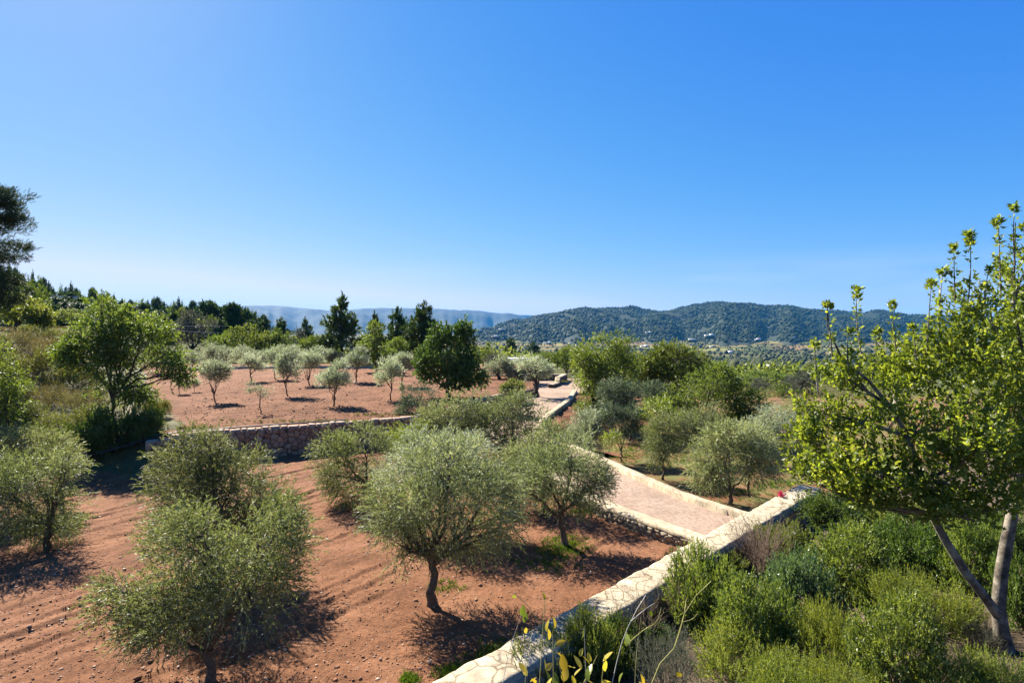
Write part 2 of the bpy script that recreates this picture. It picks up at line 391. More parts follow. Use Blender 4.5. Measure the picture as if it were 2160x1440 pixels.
# ------------------------------------------------------------------ terrain functions
WALL_B = 9.32                                   # diagonal wall runs along y = x + 9.32
TERR = np.array([(-16.4, 25.5), (-12.3, 27.4), (-7, 30), (-5.0, 31.6), (-2.75, 36.7), (-1.9, 39), (-.2, 42.5), (1.6, 45.5)], float)
KERB = np.array([(7.75, 16.85), (7.3, 17.0), (5.7, 19.5), (4.37, 22.9), (3.5, 25.1), (1.95, 28.8), (1.65, 31.5), (2.1, 34.9), (4.1, 42), (5.3, 48)], float)
LEFTW = np.array([(5.9, 15.25), (5.45, 15.35), (3.25, 18.3), (1.9, 21.2), (.9, 24), (-.6, 28.5), (-1.1, 31.5), (-.8, 35), (.9, 41.5), (1.7, 45.2)], float)

def resample(P, step):
    P = np.asarray(P, float)
    # Catmull-Rom then even spacing
    pts = []
    Q = np.vstack([2 * P[0] - P[1], P, 2 * P[-1] - P[-2]])
    for i in range(1, len(Q) - 2):
        p0, p1, p2, p3 = Q[i - 1], Q[i], Q[i + 1], Q[i + 2]
        for t in np.linspace(0, 1, 16, endpoint=False):
            pts.append(0.5 * ((2 * p1) + (-p0 + p2) * t + (2 * p0 - 5 * p1 + 4 * p2 - p3) * t * t + (-p0 + 3 * p1 - 3 * p2 + p3) * t ** 3))
    pts.append(P[-1]); pts = np.array(pts)
    d = np.concatenate([[0], np.cumsum(np.linalg.norm(np.diff(pts, axis=0), axis=1))])
    n = max(2, int(round(d[-1] / step)) + 1)
    s = np.linspace(0, d[-1], n)
    return np.stack([np.interp(s, d, pts[:, k]) for k in range(pts.shape[1])], -1), s

TERR_S, _ = resample(TERR, 0.25)
KERB_S, _ = resample(KERB, 0.25)
LEFT_S, _ = resample(LEFTW, 0.25)
def terr_y(x): return np.interp(x, TERR_S[:, 0], TERR_S[:, 1])
def kerb_x(y): return np.interp(y, KERB_S[:, 1], KERB_S[:, 0])
def left_x(y): return np.interp(y, LEFT_S[:, 1], LEFT_S[:, 0])

def zd(y): return 0.30 + 0.0195 * (np.asarray(y, float) - 16)
FUR = np.array([0.60, 0.80])
def z_low(x, y):
    u = -x * FUR[1] + y * FUR[0]
    w = fbm(x * 0.25, y * 0.25, 3, 3) * 1.2
    f = 0
    for sp, dp, sd in ((0.62, 0.075, 5), (1.55, 0.06, 6)):
        ph = (u + w * 0.5) / sp
        fr = ph - np.floor(ph)
        row = _hash(np.floor(ph), np.floor(ph) * 0, sd)
        prof = np.exp(-((fr - 0.5) / (0.075 / sp)) ** 2) * -1.0 + np.exp(-((fr - 0.5 - 0.14 / sp) / (0.075 / sp)) ** 2) * 0.7
        f = f + dp * prof * row * (0.15 + 0.85 * smooth(0.35, 0.6, vnoise(x * 0.45 + sd, y * 0.45, 9)))
    f = f * smooth(-1.0, 2.5, (y - x - WALL_B))
    return f + 0.16 * fbm(x * 0.3, y * 0.3, 1, 3) + 0.11 * fbm(x * 2.6, y * 2.6, 2, 4) + 0.03 * np.abs(fbm(x * 7, y * 7, 4, 2)) + 0.6 * smooth(29, 44, y)

def z_up(x, y):
    u = -x * 0.42 + y * 0.9
    w = fbm(x * 0.2, y * 0.2, 13, 3) * 1.5
    f = 0.05 * np.sin((u + w) * 2 * np.pi / 0.8) * (0.3 + vnoise(x * .3, y * .3, 19))
    return 1.32 + 0.008 * (y - 28) + f + 0.12 * fbm(x * .3, y * .3, 21, 3) + 0.10 * fbm(x * 1.7, y * 1.7, 22, 4)

def z_bank(x, y):
    toe = smooth(0, 1, (y - (24.0 - 0.12 * (x + 16))) / 4.0)
    return toe * (1.5 + 0.006 * (y - 28)) + 4.6 * smooth(-14, -46, x) * smooth(22, 46, y) + 0.25 * fbm(x * .5, y * .5, 31, 3)

def z_orch(x, y):
    return -0.3 - 0.02 * np.maximum(0, y - 24) + 0.15 * fbm(x * .3, y * .3, 41, 3) + 0.05 * fbm(x * 2, y * 2, 42, 3)

def z_gard(x, y):
    s = (x - y + 8.8) / 1.4142
    return -0.15 + 0.21 * s + 0.12 * fbm(x * .8, y * .8, 51, 3)

def z_land(x, y):
    D = np.maximum(np.hypot(x, y), 1.0)
    v = np.interp(D, [0, 60, 100, 150, 300, 500, 900, 1300, 1800, 2600, 14000], [1.2, 1.2, 0.2, -3, -12, -22, -31, -30, -19, -14, -14])
    a = x / np.maximum(y, 1)
    hill = (9 * smooth(-.36, -1.0, a) + 7 * smooth(-.22, -.52, a)) * smooth(70, 170, D) * (1 - smooth(330, 700, D))
    right = -2.6 * smooth(0.02, 0.3, a) * smooth(40, 80, D)
    return v + hill + right + 1.2 * fbm(x * .02, y * .02, 61, 3) * smooth(60, 140, D)

def hit(px, py, zf, d0=2.0, d1=400.0):
    D = np.concatenate([np.arange(d0, 60, 0.05), np.arange(60, d1, 0.5)])
    p = np.stack([(px - 1080) / F * D, D, CAM_Z - (py - HOR) / F * D], -1)
    z = zf(p[:, 0], p[:, 1])
    k = np.where(p[:, 2] <= z)[0]
    k = k[0] if len(k) else len(D) - 1
    return np.array([p[k, 0], p[k, 1], z[k]])

def sheet(name, xs, ys, zf, mat, mask=None, sm=True):
    X, Y = np.meshgrid(xs, ys)
    Z = zf(X, Y)
    V = np.stack([X, Y, Z], -1).reshape(-1, 3)
    nx, ny = len(xs), len(ys)
    i, j = np.meshgrid(np.arange(nx - 1), np.arange(ny - 1))
    a = (j * nx + i)
    Q = np.stack([a, a + 1, a + nx + 1, a + nx], -1).reshape(-1, 4)
    if mask is not None:
        c = V[Q].mean(1); Q = Q[mask(c[:, 0], c[:, 1])]
        used = np.unique(Q); re = np.full(len(V), -1); re[used] = np.arange(len(used))
        V = V[used]; Q = re[Q]
    o = link(name, mesh_np(name, V, Q, mat=mat, smooth_shade=sm))
    o['kind'] = 'structure'
    return o

# ------------------------------------------------------------------ setting sheets
def stepped(a, b, s0, s1):
    out = [a]; 
    while out[-1] < b:
        t = (out[-1] - a) / (b - a); out.append(out[-1] + s0 + (s1 - s0) * t)
    return np.array(out)
sheet('lower_field', np.arange(-34, 6.5, 0.075), stepped(4.5, 46, 0.055, 0.14), z_low, M['soil'],
      lambda x, y: (y > x + WALL_B) & (y < np.where(x < -16, 27.5, terr_y(x) + 0.1)) & (x < left_x(y) + 0.2) & ((x > -1.1 * y - 6)))
sheet('upper_field', np.arange(-52, 3, 0.2), stepped(25, 76, 0.12, 0.3), z_up, M['soil'],
      lambda x, y: (y > terr_y(x) + 0.15) & (x > -15.8 - 0.78 * (y - 26)) & (x < 1.75 + np.maximum(0, (y - 45.5)) * 0.03) & (x < 3))
sheet('left_bank', np.arange(-75, -10, 0.5), np.arange(21, 80, 0.5), z_bank, M['bank'],
      lambda x, y: (x < -15.2 - 0.78 * (y - 26.5)) & (x < -15.0))
sheet('orchard_ground', np.arange(1.4, 60, 0.33), np.arange(9, 62, 0.33), z_orch, M['soil_green'],
      lambda x, y: (x > kerb_x(y)) & (y > x + WALL_B - 2.0 * smooth(11, 14, x) * (x - 10)))
sheet('garden_ground', np.arange(-14, 30, 0.3), np.arange(-6, 26, 0.3), z_gard, M['garden'],
      lambda x, y: (y < x + WALL_B))
# court by the gate, red soil and gravel
sheet('gate_court', np.arange(1.3, 16, 0.25), np.arange(44.0, 60, 0.25), lambda x, y: zd(y) - 0.01 + 0 * x, M['gravel'],
      lambda x, y: (x > 1.5) & (x < 4.9 + (y - 46) * 0.5))
# soil bank between the driveway and the right-hand orchard
def z_sb(x, y):
    t = smooth(0, 4.5, x - kerb_x(y)); return (zd(y) - 0.05) * (1 - t) + (z_orch(x, y) - 0.15) * t + 0.5 * fbm(x * 1.2, y * 1.2, 71, 4)
sheet('soil_bank', np.arange(1.2, 12, 0.12), np.arange(29, 50, 0.12), z_sb, M['soil'], lambda x, y: (x > kerb_x(y) + 0.05) & (x < kerb_x(y) + 5))
# driveway ribbon
yy = np.arange(14.6, 46, 0.25); tt = np.linspace(-0.02, 1.02, 15)
lx = left_x(yy); rx = kerb_x(yy)
lx = np.where(yy < 15.25, 5.9, lx); rx = np.where(yy < 16.85, 7.75 , rx)
Xd = lx[:, None] * (1 - tt) + rx[:, None] * tt; Yd = np.repeat(yy[:, None], len(tt), 1)
Zd = zd(Yd) + 0.02 * fbm(Xd, Yd, 77, 3) + 0.03 * np.sin(np.pi * np.clip(tt, 0, 1))[None]
Vd = np.stack([Xd, Yd, Zd], -1).reshape(-1, 3)
i, j = np.meshgrid(np.arange(len(tt) - 1), np.arange(len(yy) - 1)); a = j * len(tt) + i
Qd = np.stack([a, a + 1, a + len(tt) + 1, a + len(tt)], -1).reshape(-1, 4)
c_ = Vd[Qd].mean(1); Qd = Qd[c_[:, 1] > c_[:, 0] + WALL_B]
tag(link('driveway', mesh_np('driveway', Vd, Qd, mat=M['gravel'], smooth_shade=True)), kind='structure')

# countryside: one sheet to the horizon
def land_mat():
    m, nt, N, Lk, P, O = new_mat('valley_land')
    g = N.new('ShaderNodeNewGeometry'); vec = g.outputs['Position']
    v = tex(N, Lk, 'ShaderNodeTexVoronoi', 0.011, vec, Randomness=1.0)
    s = N.new('ShaderNodeSeparateColor'); Lk.new(v.outputs['Color'], s.inputs[0])
    r = ramp(N, [(0.0, (0.045, 0.06, 0.02)), (0.35, (0.075, 0.08, 0.03)), (0.6, (0.12, 0.115, 0.045)), (0.8, (0.17, 0.105, 0.06)), (1.0, (0.20, 0.19, 0.06))])
    Lk.new(s.outputs[0], r.inputs[0])
    n = tex(N, Lk, 'ShaderNodeTexNoise', 0.06, vec, Detail=14.0, Roughness=0.85)
    r2 = ramp(N, [(0.35, (0.45, 0.5, 0.42)), (0.62, (1.2, 1.15, 1.1))]); Lk.new(n.outputs[0], r2.inputs[0])
    mu = N.new('ShaderNodeMix'); mu.data_type = 'RGBA'; mu.blend_type = 'MULTIPLY'; mu.inputs[0].default_value = 1
    Lk.new(r.outputs[0], mu.inputs[6]); Lk.new(r2.outputs[0], mu.inputs[7]); Lk.new(mu.outputs[2], P.inputs['Base Color'])
    P.inputs['Roughness'].default_value = 1.0; P.inputs['Specular IOR Level'].default_value = 0.05
    return m
M['land'] = land_mat()
rr = np.concatenate([np.arange(36, 100, 4), np.geomspace(100, 10000, 124)])
aa = np.radians(np.linspace(-75, 75, 180))
R, A = np.meshgrid(rr, aa, indexing='ij')
Xl, Yl = R * np.sin(A), R * np.cos(A)
Zl = z_land(Xl, Yl) - 1.6 * (1 - smooth(66, 84, Yl)) * (1 - smooth(70, 100, R) * 0.0) 
Zl = np.where(R < 70, np.minimum(Zl, -0.2 - 1.0 * smooth(0, 10, Xl)), Zl)
Vl = np.stack([Xl, Yl, Zl], -1).reshape(-1, 3)
i, j = np.meshgrid(np.arange(len(aa) - 1), np.arange(len(rr) - 1)); a = j * len(aa) + i
Ql = np.stack([a, a + 1, a + len(aa) + 1, a + len(aa)], -1).reshape(-1, 4)
tag(link('valley_ground', mesh_np('valley_ground', Vl, Ql, mat=M['land'], smooth_shade=True)), kind='structure')

# ------------------------------------------------------------------ hills
def hill(name, ridge, Dbase, Dridge, zbase, mat, seed, amp, nv=44, nu=190):
    rp = np.array(ridge, float)
    px = np.linspace(rp[0, 0], rp[-1, 0], nu)
    py = np.interp(px, rp[:, 0], rp[:, 1])
    k = np.ones(5) / 5; py = np.convolve(np.pad(py, 2, 'edge'), k, 'valid')
    v = np.linspace(0, 1.35, nv)
    V = np.zeros((nv, nu, 3))
    for q, t in enumerate(v):
        D = Dbase + (Dridge - Dbase) * t + Dbase * 0.22 * (1 - min(t, 1)) * fbm(px / 45, px * 0 + seed, seed + 5, 4) * 2
        zr = CAM_Z + (HOR - py) / F * Dridge
        prof = math.sin(min(t, 1.0) * math.pi / 2) ** 1.25 if t <= 1 else 1 - ((t - 1) / 0.35) ** 2 * 0.9
        x = (px - 1080) / F * D
        nz = amp * (fbm(x * 2.2 / Dridge * 12, D * 2.2 / Dridge * 12, seed, 4)) * math.sin(min(t, 1) * math.pi) * 1.4
        V[q, :, 0] = x; V[q, :, 1] = D; V[q, :, 2] = zbase + (zr - zbase) * prof + nz
    i, j = np.meshgrid(np.arange(nu - 1), np.arange(nv - 1)); a = j * nu + i
    Q = np.stack([a, a + 1, a + nu + 1, a + nu], -1).reshape(-1, 4)
    o = link(name, mesh_np(name, V.reshape(-1, 3), Q, mat=mat, smooth_shade=True)); o['kind'] = 'structure'
    return V
M['hill'] = noise_mat('wooded_hill_ground', [(0.3, (0.010, 0.018, 0.007)), (0.6, (0.018, 0.028, 0.010)), (0.8, (0.04, 0.04, 0.02))], 0.01, detail=10)
M['far_hill'] = noise_mat('distant_wooded_ground', [(0.3, (0.003, 0.008, 0.004)), (0.6, (0.006, 0.013, 0.006)), (0.8, (0.012, 0.018, 0.010))], 0.004, detail=8)
HILL_R = hill('wooded_hill', [(960, 712), (1040, 694), (1130, 668), (1200, 659), (1270, 654), (1330, 650), (1375, 658), (1405, 660), (1450, 650), (1505, 638), (1550, 643), (1600, 648), (1660, 649), (1720, 656), (1790, 662), (1880, 666), (1980, 672), (2100, 672), (2300, 668), (2500, 676)], 1500, 2900, -32, M['hill'], 81, 70)
HILL_F = hill('far_hill', [(400, 652), (470, 648), (530, 645), (600, 646), (650, 651), (700, 657), (740, 655), (800, 651), (860, 650), (905, 651), (950, 657), (975, 655), (1020, 657), (1080, 665), (1140, 676), (1200, 690)], 5200, 7500, -45, M['far_hill'], 82, 90)
HILL_X = hill('farthest_hill', [(300, 668), (480, 660), (700, 662), (900, 668), (1050, 666), (1100, 664), (1160, 666), (1260, 672), (1400, 690)], 8600, 9600, -45, M['far_hill'], 83, 70)

# ------------------------------------------------------------------ forest on the hills (a far mass)
def blobs(rng, C, S, mat, name, squash=1.0):
    """many small faceted crowns joined into one mesh"""
    n = len(C)
    oc = np.array([[1, 0, 0], [0, 1, 0], [-1, 0, 0], [0, -1, 0], [0, 0, 1.0], [0, 0, -0.55]])
    tr = np.array([[0, 1, 4], [1, 2, 4], [2, 3, 4], [3, 0, 4], [1, 0, 5], [2, 1, 5], [3, 2, 5], [0, 3, 5]])
    an = rng.uniform(0, 6.28, n); cs, sn = np.cos(an), np.sin(an)
    j = rng.uniform(0.65, 1.3, (n, 6, 1))
    V = oc[None] * j
    V = np.stack([V[..., 0] * cs[:, None] - V[..., 1] * sn[:, None], V[..., 0] * sn[:, None] + V[..., 1] * cs[:, None], V[..., 2] * squash], -1)
    V = V * S[:, None, None] + C[:, None]
    T = tr[None] + (np.arange(n) * 6)[:, None, None]
    r = np.repeat(rng.uniform(0, 1, n), 8)
    return mesh_np(name, V.reshape(-1, 3), None, T.reshape(-1, 3), mat, r)
M['farpine'] = leaf_mat('far_pine_crowns', (0.018, 0.040, 0.012), (0.035, 0.065, 0.018), (0.065, 0.095, 0.028), (1.2, 1.2, 0.5), 0.1, 0.8, 0.1)
M['farscrub'] = leaf_mat('far_valley_trees', (0.035, 0.055, 0.018), (0.06, 0.08, 0.03), (0.13, 0.14, 0.075), (1.2, 1.2, 0.5), 0.1, 0.8, 0.1)
def forest(name, V, n, s0, s1, seed, label):
    rng = np.random.default_rng(seed)
    nv, nu, _ = V.shape
    vi = rng.uniform(0.03, 0.80, n) ** 0.85 * (nv - 2); ui = rng.uniform(0, nu - 1.01, n)
    a, b = vi.astype(int), ui.astype(int); fa, fb = (vi - a)[:, None], (ui - b)[:, None]
    C = (V[a, b] * (1 - fa) * (1 - fb) + V[a + 1, b] * fa * (1 - fb) + V[a, b + 1] * (1 - fa) * fb + V[a + 1, b + 1] * fa * fb)
    cl = fbm(C[:, 0] / 160, C[:, 1] / 160, seed, 4)
    keep = cl > -0.2 - 0.1 * (vi / nv)
    low = (vi / nv < 0.16) & (rng.uniform(size=n) < 0.35); keep &= ~low
    C = C[keep]; S = rng.uniform(s0, s1, len(C)) * (1 + 0.5 * cl[keep])
    C[:, 2] += S * 0.35
    o = link(name, blobs(rng, C, S, M['farpine'], name)); tag(o, label, kind='stuff')
forest('forest', HILL_R, 36000, 4.0, 7.6, 5, 'dense pine forest covering the long green hill across the valley')

# scattered trees on the valley floor
rng = np.random.default_rng(11)
n = 12500
D = np.exp(rng.uniform(np.log(260), np.log(1900), n)); a = rng.uniform(-0.75, 1.0, n)
C = np.stack([a * D, D, np.zeros(n)], -1); C[:, 2] = z_land(C[:, 0], C[:, 1])
den = fbm(C[:, 0] / 90, C[:, 1] / 90, 15, 4)
C = C[den > -0.12]
S = rng.uniform(1.6, 3.8, len(C)) * (1 + 0.5 * (rng.uniform(size=len(C)) < 0.07)); C[:, 2] += S * 0.5
tag(link('valley_woodland', blobs(rng, C, S, M['farscrub'], 'valley_woodland')), 'olive groves and scrub dotting the valley floor', kind='stuff')

# ------------------------------------------------------------------ stone walls
def clip_poly(poly, p, nrm):
    """keep the part of poly with (q-p).nrm <= 0"""
    out = []
    d = (poly - p) @ nrm
    for k in range(len(poly)):
        a, b = poly[k], poly[(k + 1) % len(poly)]; da, db = d[k], d[(k + 1) % len(poly)]
        if da <= 0: out.append(a)
        if (da < 0 < db) or (db < 0 < da): out.append(a + (b - a) * (da / (da - db)))
    return np.array(out) if len(out) > 2 else np.zeros((0, 2))

def rubble_cells(L, H, size, seed):
    rng = np.random.default_rng(seed)
    nx = max(2, int(L / size)); ny = max(2, int(round(H / (size * 0.8))))
    pts = []
    for r in range(ny):
        for c in range(nx):
            if rng.uniform() < 0.12: continue
            pts.append(((c + 0.5 + 0.5 * (r % 2) + rng.uniform(-.42, .42)) * L / nx, (r + 0.5 + rng.uniform(-.36, .36)) * H / ny))
            if rng.uniform() < 0.14: pts.append((pts[-1][0] + size * .45, pts[-1][1] + rng.uniform(-.2, .2) * size))
    pts = np.array(pts); cells = []
    for k, p in enumerate(pts):
        poly = np.array([(max(0, p[0] - size * 1.2), 0), (min(L, p[0] + size * 1.2), 0), (min(L, p[0] + size * 1.2), H), (max(0, p[0] - size * 1.2), H)])
        near = np.where((np.abs(pts[:, 0] - p[0]) < size * 2.4))[0]
        for q in near:
            if q == k: continue
            d = pts[q] - p
            poly = clip_poly(poly, (p + pts[q]) / 2, d)
            if len(poly) < 3: break
        if len(poly) < 3: continue
        c = poly.mean(0)
        if np.ptp(poly[:, 0]) < 0.07 or np.ptp(poly[:, 1]) < 0.06: continue
        # round the corners once
        nx_ = np.roll(poly, -1, 0)
        q = np.stack([poly * .86 + nx_ * .14, poly * .14 + nx_ * .86], 1).reshape(-1, 2)
        sc = 1 - 0.020 / max(0.08, min(np.ptp(poly[:, 0]), np.ptp(poly[:, 1])))
        cells.append(c + (q - c) * sc)
    return cells

def stone_mesh(poly, frame, rng, mat, proud=0.05):
    """poly in (s,h); frame(s,h,out) -> world"""
    n = len(poly); c = poly.mean(0)
    pr = proud * rng.uniform(0.6, 1.5); tilt = rng.normal(size=2) * 0.18
    rings = []
    for sc, o in ((1.0, -0.04), (0.99, pr * 0.55), (0.80, pr)):
        q = c + (poly - c) * sc
        oo = o + ((q - c) @ tilt if o > 0 else 0)
        rings.append(np.array([frame(s, h, oo[k] if hasattr(oo, '__len__') else oo) for k, (s, h) in enumerate(q)]))
    cen = frame(c[0], c[1], pr * 1.12)[None]
    V = np.vstack(rings + [cen])
    Q = []; T = []
    for r in range(2):
        for k in range(n):
            k2 = (k + 1) % n; Q.append([r * n + k, r * n + k2, (r + 1) * n + k2, (r + 1) * n + k])
    for k in range(n): T.append([2 * n + k, 2 * n + (k + 1) % n, 3 * n])
    return V, np.array(Q), np.array(T)

def stones_on(parent, path, sarr, zbot, ztop, side, size, seed, mat, limit=300, score=None, proud=0.05, name='stone'):
    """rubble facing along a path; each stone is its own child"""
    rng = np.random.default_rng(seed)
    L = sarr[-1]; T = unit(np.gradient(path, axis=0)); Nn = np.stack([-T[:, 1], T[:, 0]], -1) * side
    H = float(np.max(ztop - zbot))
    def frame(s, h, o):
        x = np.interp(s, sarr, path[:, 0]); y = np.interp(s, sarr, path[:, 1])
        nx_, ny_ = np.interp(s, sarr, Nn[:, 0]), np.interp(s, sarr, Nn[:, 1])
        zb, zt = np.interp(s, sarr, zbot), np.interp(s, sarr, ztop)
        return np.array([x + nx_ * o, y + ny_ * o, zb + h / H * (zt - zb)])
    cells = rubble_cells(L, H, size, seed)
    items = []
    for c in cells:
        m = c.mean(0); w = frame(m[0], m[1], 0)
        items.append((score(w) if score else 0, c))
    items.sort(key=lambda t: t[0])
    rest = Acc(); restT = []; rr_ = []
    RV = []; RQ = []; RT = []; nvv = 0
    for k, (_, c) in enumerate(items):
        V, Q, T_ = stone_mesh(c, frame, rng, mat, proud)
        if k < limit:
            me = mesh_np(name, V, Q, T_, mat, np.zeros(len(Q) + len(T_)))
            link(name, me, parent)
        else:
            RV.append(V); RQ.append(Q + nvv); RT.append(T_ + nvv); nvv += len(V); rr_.append((len(Q), len(T_)))
    if RV:
        rv = np.random.default_rng(seed + 1).uniform(size=len(rr_))
        rq = np.concatenate([np.full(a_, v_) for (a_, b_), v_ in zip(rr_, rv)] + [np.full(b_, v_) for (a_, b_), v_ in zip(rr_, rv)])
        me = mesh_np('small_stones', np.concatenate(RV), np.concatenate(RQ), np.concatenate(RT), mat, rq)
        link('small_stones', me, parent)['kind'] = 'stuff'

def wall_body(path, sarr, zbot, ztop, half, mat, name, parent=None, rough=0.02, seed=0, cols=7, capround=0.03):
    """solid strip along a path: two sides and an uneven top"""
    T = unit(np.gradient(path, axis=0)); Nn = np.stack([-T[:, 1], T[:, 0]], -1)
    us = np.linspace(-1, 1, cols)
    prof = [(-1, 'b')] + [(u, 't') for u in us] + [(1, 'b')]
    V = []
    for u, k in prof:
        wob = (fbm(sarr * 3.1, np.full_like(sarr, 3.7 + (u > 0) * 9), seed, 4) * rough * 5 * abs(u) ** 3)
        p = path + Nn * (half * u)[..., None] if hasattr(half, '__len__') else path + Nn * (half * u + np.sign(u) * wob)[:, None]
        z = zbot if k == 'b' else ztop - capround * abs(u) ** 4 + rough * 1.6 * fbm(sarr * 2.3, np.full_like(sarr, u * 1.7), seed + 3, 4)
        V.append(np.column_stack([p, np.broadcast_to(z, sarr.shape)]))
    V = np.array(V); m, n_ = V.shape[0], V.shape[1]
    i, j = np.meshgrid(np.arange(n_ - 1), np.arange(m - 1)); a = j * n_ + i
    Q = np.stack([a, a + 1, a + n_ + 1, a + n_], -1).reshape(-1, 4)
    Vf = V.reshape(-1, 3)
    # end caps
    e0 = [k * n_ for k in range(m)]; e1 = [k * n_ + n_ - 1 for k in range(m)]
    c0 = len(Vf); Vf = np.vstack([Vf, Vf[e0].mean(0), Vf[e1].mean(0)])
    Tt = [[e0[k], e0[k + 1], c0] for k in range(m - 1)] + [[e1[k + 1], e1[k], c0 + 1] for k in range(m - 1)]
    return link(name, mesh_np(name, Vf, Q, Tt, mat, smooth_shade=False), parent)

camdist = lambda w: np.linalg.norm(w - np.array([0, 0, CAM_Z]))

# the long diagonal wall in front
root = link('garden_wall', None); root.location = (4, 13.3, 0)
tag(root, 'wide cream stone wall with flat pale top running diagonally from bottom centre', 'wall')
def child_fix(root):
    """children were built in world space"""
    from mathutils import Matrix
    for c in root.children: c.matrix_parent_inverse = Matrix.Translation(-Vector(root.location))
pth, s = resample(np.array([(-3.4, -3.4 + WALL_B), (1, 1 + WALL_B), (5, 5 + WALL_B), (10.25, 10.25 + WALL_B)]), 0.07)
zt = 0.70 + 0.03 * fbm(s * .4, s * 0, 91, 2)
wall_body(pth, s, np.full(len(s), -0.9), zt, 0.37, M['cream'], 'coping', root, rough=0.025, seed=92, cols=12, capround=0.02)
pf, sf = resample(pth[:, :2] + np.array([0.7071, -0.7071]) * 0.375, 0.2)
stones_on(root, pf, sf, z_gard(pf[:, 0], pf[:, 1]) - 0.1, np.full(len(sf), 0.60), -1, 0.30, 93, M['tanrubble'], 110, camdist)
child_fix(root)

# low wall holding the driveway
root = link('driveway_wall', None); root.location = (3, 19, 0)
tag(root, 'low tan rubble wall with pale flat top edging the driveway beside the red field', 'wall')
pl, sl = resample(LEFTW[1:], 0.10)
zt = zd(pl[:, 1]) + 0.08
wall_body(pl + 0, sl, np.full(len(sl), -0.4), zt - 0.05, 0.255, M['mortar'], 'core', root, rough=0.01, seed=94, cols=5)
wall_body(pl + 0, sl, zt - 0.10, zt, 0.29, M['kerb'], 'coping', root, rough=0.03, seed=95, cols=8)
T_ = unit(np.gradient(pl, axis=0)); Nl = np.stack([-T_[:, 1], T_[:, 0]], -1)
pf = pl + Nl * 0.275
cut = pf[:, 1] < 27
pf2, sf2 = resample(pf[cut][::2], 0.2)
stones_on(root, pf2, sf2, z_low(pf2[:, 0], pf2[:, 1]) - 0.06, zd(pf2[:, 1]) - 0.03, 1, 0.22, 96, M['tanrubble'], 260, camdist, proud=0.025)
child_fix(root)

# right-hand kerb of the driveway
pk, sk = resample(KERB, 0.09)
zt = zd(pk[:, 1]) + 0.20
o = wall_body(pk, sk, np.full(len(sk), -1.0), zt, 0.19, M['kerb'], 'driveway_kerb', None, rough=0.03, seed=97, cols=7)
tag(o, 'pale curving stone kerb along the far side of the pink gravel driveway', 'kerb')

# terrace wall of red rubble
root = link('terrace_wall', None); root.location = (-9, 29, 0)
tag(root, 'dry stone wall of reddish rubble retaining the upper olive terrace', 'wall')
pt, st = resample(TERR, 0.15)
zt = z_up(pt[:, 0], pt[:, 1]) * 0 + 1.36 + 0.008 * (pt[:, 1] - 28)
zt = zt - 0.25 * smooth(-14.6, -16.4, pt[:, 0])
wall_body(pt, st, np.full(len(st), -0.5), zt - 0.05, 0.22, M['mortar'], 'core', root, rough=0.03, seed=98)
T_ = unit(np.gradient(pt, axis=0)); Nt = np.stack([-T_[:, 1], T_[:, 0]], -1)
pf = pt - Nt * 0.225
stones_on(root, pf, st, np.minimum(z_low(pf[:, 0], pf[:, 1]), 0.9) - 0.06, zt - 0.02, -1, 0.29, 99, M['rubble'], 300, lambda w: abs(w[1] - 29), proud=0.04)
# cap stones
rng = np.random.default_rng(100); sc = 0.0; nc = 0
while sc < min(st[-1], 26):
    ln = rng.uniform(0.22, 0.55); m_ = sc + ln / 2
    x, y = np.interp(m_, st, pt[:, 0]), np.interp(m_, st, pt[:, 1]); z = np.interp(m_, st, zt)
    tx, ty = np.interp(m_, st, T_[:, 0]), np.interp(m_, st, T_[:, 1])
    n_ = 8; an = np.arange(n_) / n_ * 6.283 + rng.uniform(0, 1)
    rx_, ry_ = ln * 0.5, rng.uniform(0.20, 0.29)
    base = np.stack([np.clip(np.cos(an) * 1.25, -1, 1) * rx_ * rng.uniform(.88, 1.0, n_), np.clip(np.sin(an) * 1.25, -1, 1) * ry_ * rng.uniform(.85, 1.05, n_)], -1)
    h0, h1 = z - 0.08, z + rng.uniform(0.02, 0.08)
    ring = lambda k_, h_: np.column_stack([x + (base[:, 0] * tx - base[:, 1] * ty) * k_, y + (base[:, 0] * ty + base[:, 1] * tx) * k_, h_ + rng.normal(size=n_) * 0.006])
    V = np.vstack([ring(1, h0), ring(1, h1 - .02), ring(.85, h1)]); Q = []; 
    for r in range(2):
        for k in range(n_): Q.append([r * n_ + k, r * n_ + (k + 1) % n_, (r + 1) * n_ + (k + 1) % n_, (r + 1) * n_ + k])
    V = np.vstack([V, V[2 * n_:].mean(0)]); Tt = [[2 * n_ + k, 2 * n_ + (k + 1) % n_, 3 * n_] for k in range(n_)]
    link('cap_stone', mesh_np('cap_stone', V, Q, Tt, M['capstone'], np.zeros(len(Q) + n_)), root)
    sc += ln + 0.015
child_fix(root)

# low far wall at the back of the upper terrace
pfw, sfw = resample(np.array([(-39, 66.5), (-30, 67.2), (-21, 68), (-12, 68.5)]), 0.5)
o = wall_body(pfw, sfw, np.full(len(sfw), 1.0), np.full(len(sfw), 1.95), 0.28, M['kerb'], 'terrace_kerb', None, rough=0.05, seed=101)
tag(o, 'thin pale stone edging wall at the back of the upper terrace', 'wall')
# back wall by the gate
pbw, sbw = resample(np.array([(-3.4, 57.0), (1, 57.5), (5.4, 58.2)]), 0.4)
root = link('boundary_wall', None); root.location = (1, 57.5, 1)
tag(root, 'long low boundary wall with pale coping behind the old olives by the gate', 'wall')
wall_body(pbw, sbw, np.full(len(sbw), 0.4), np.full(len(sbw), 1.62), 0.2, M['mortar'], 'wall_face', root, rough=0.03, seed=103)
wall_body(pbw, sbw, np.full(len(sbw), 1.60), np.full(len(sbw), 1.72), 0.26, M['kerb'], 'coping', root, rough=0.02, seed=104)
child_fix(root)
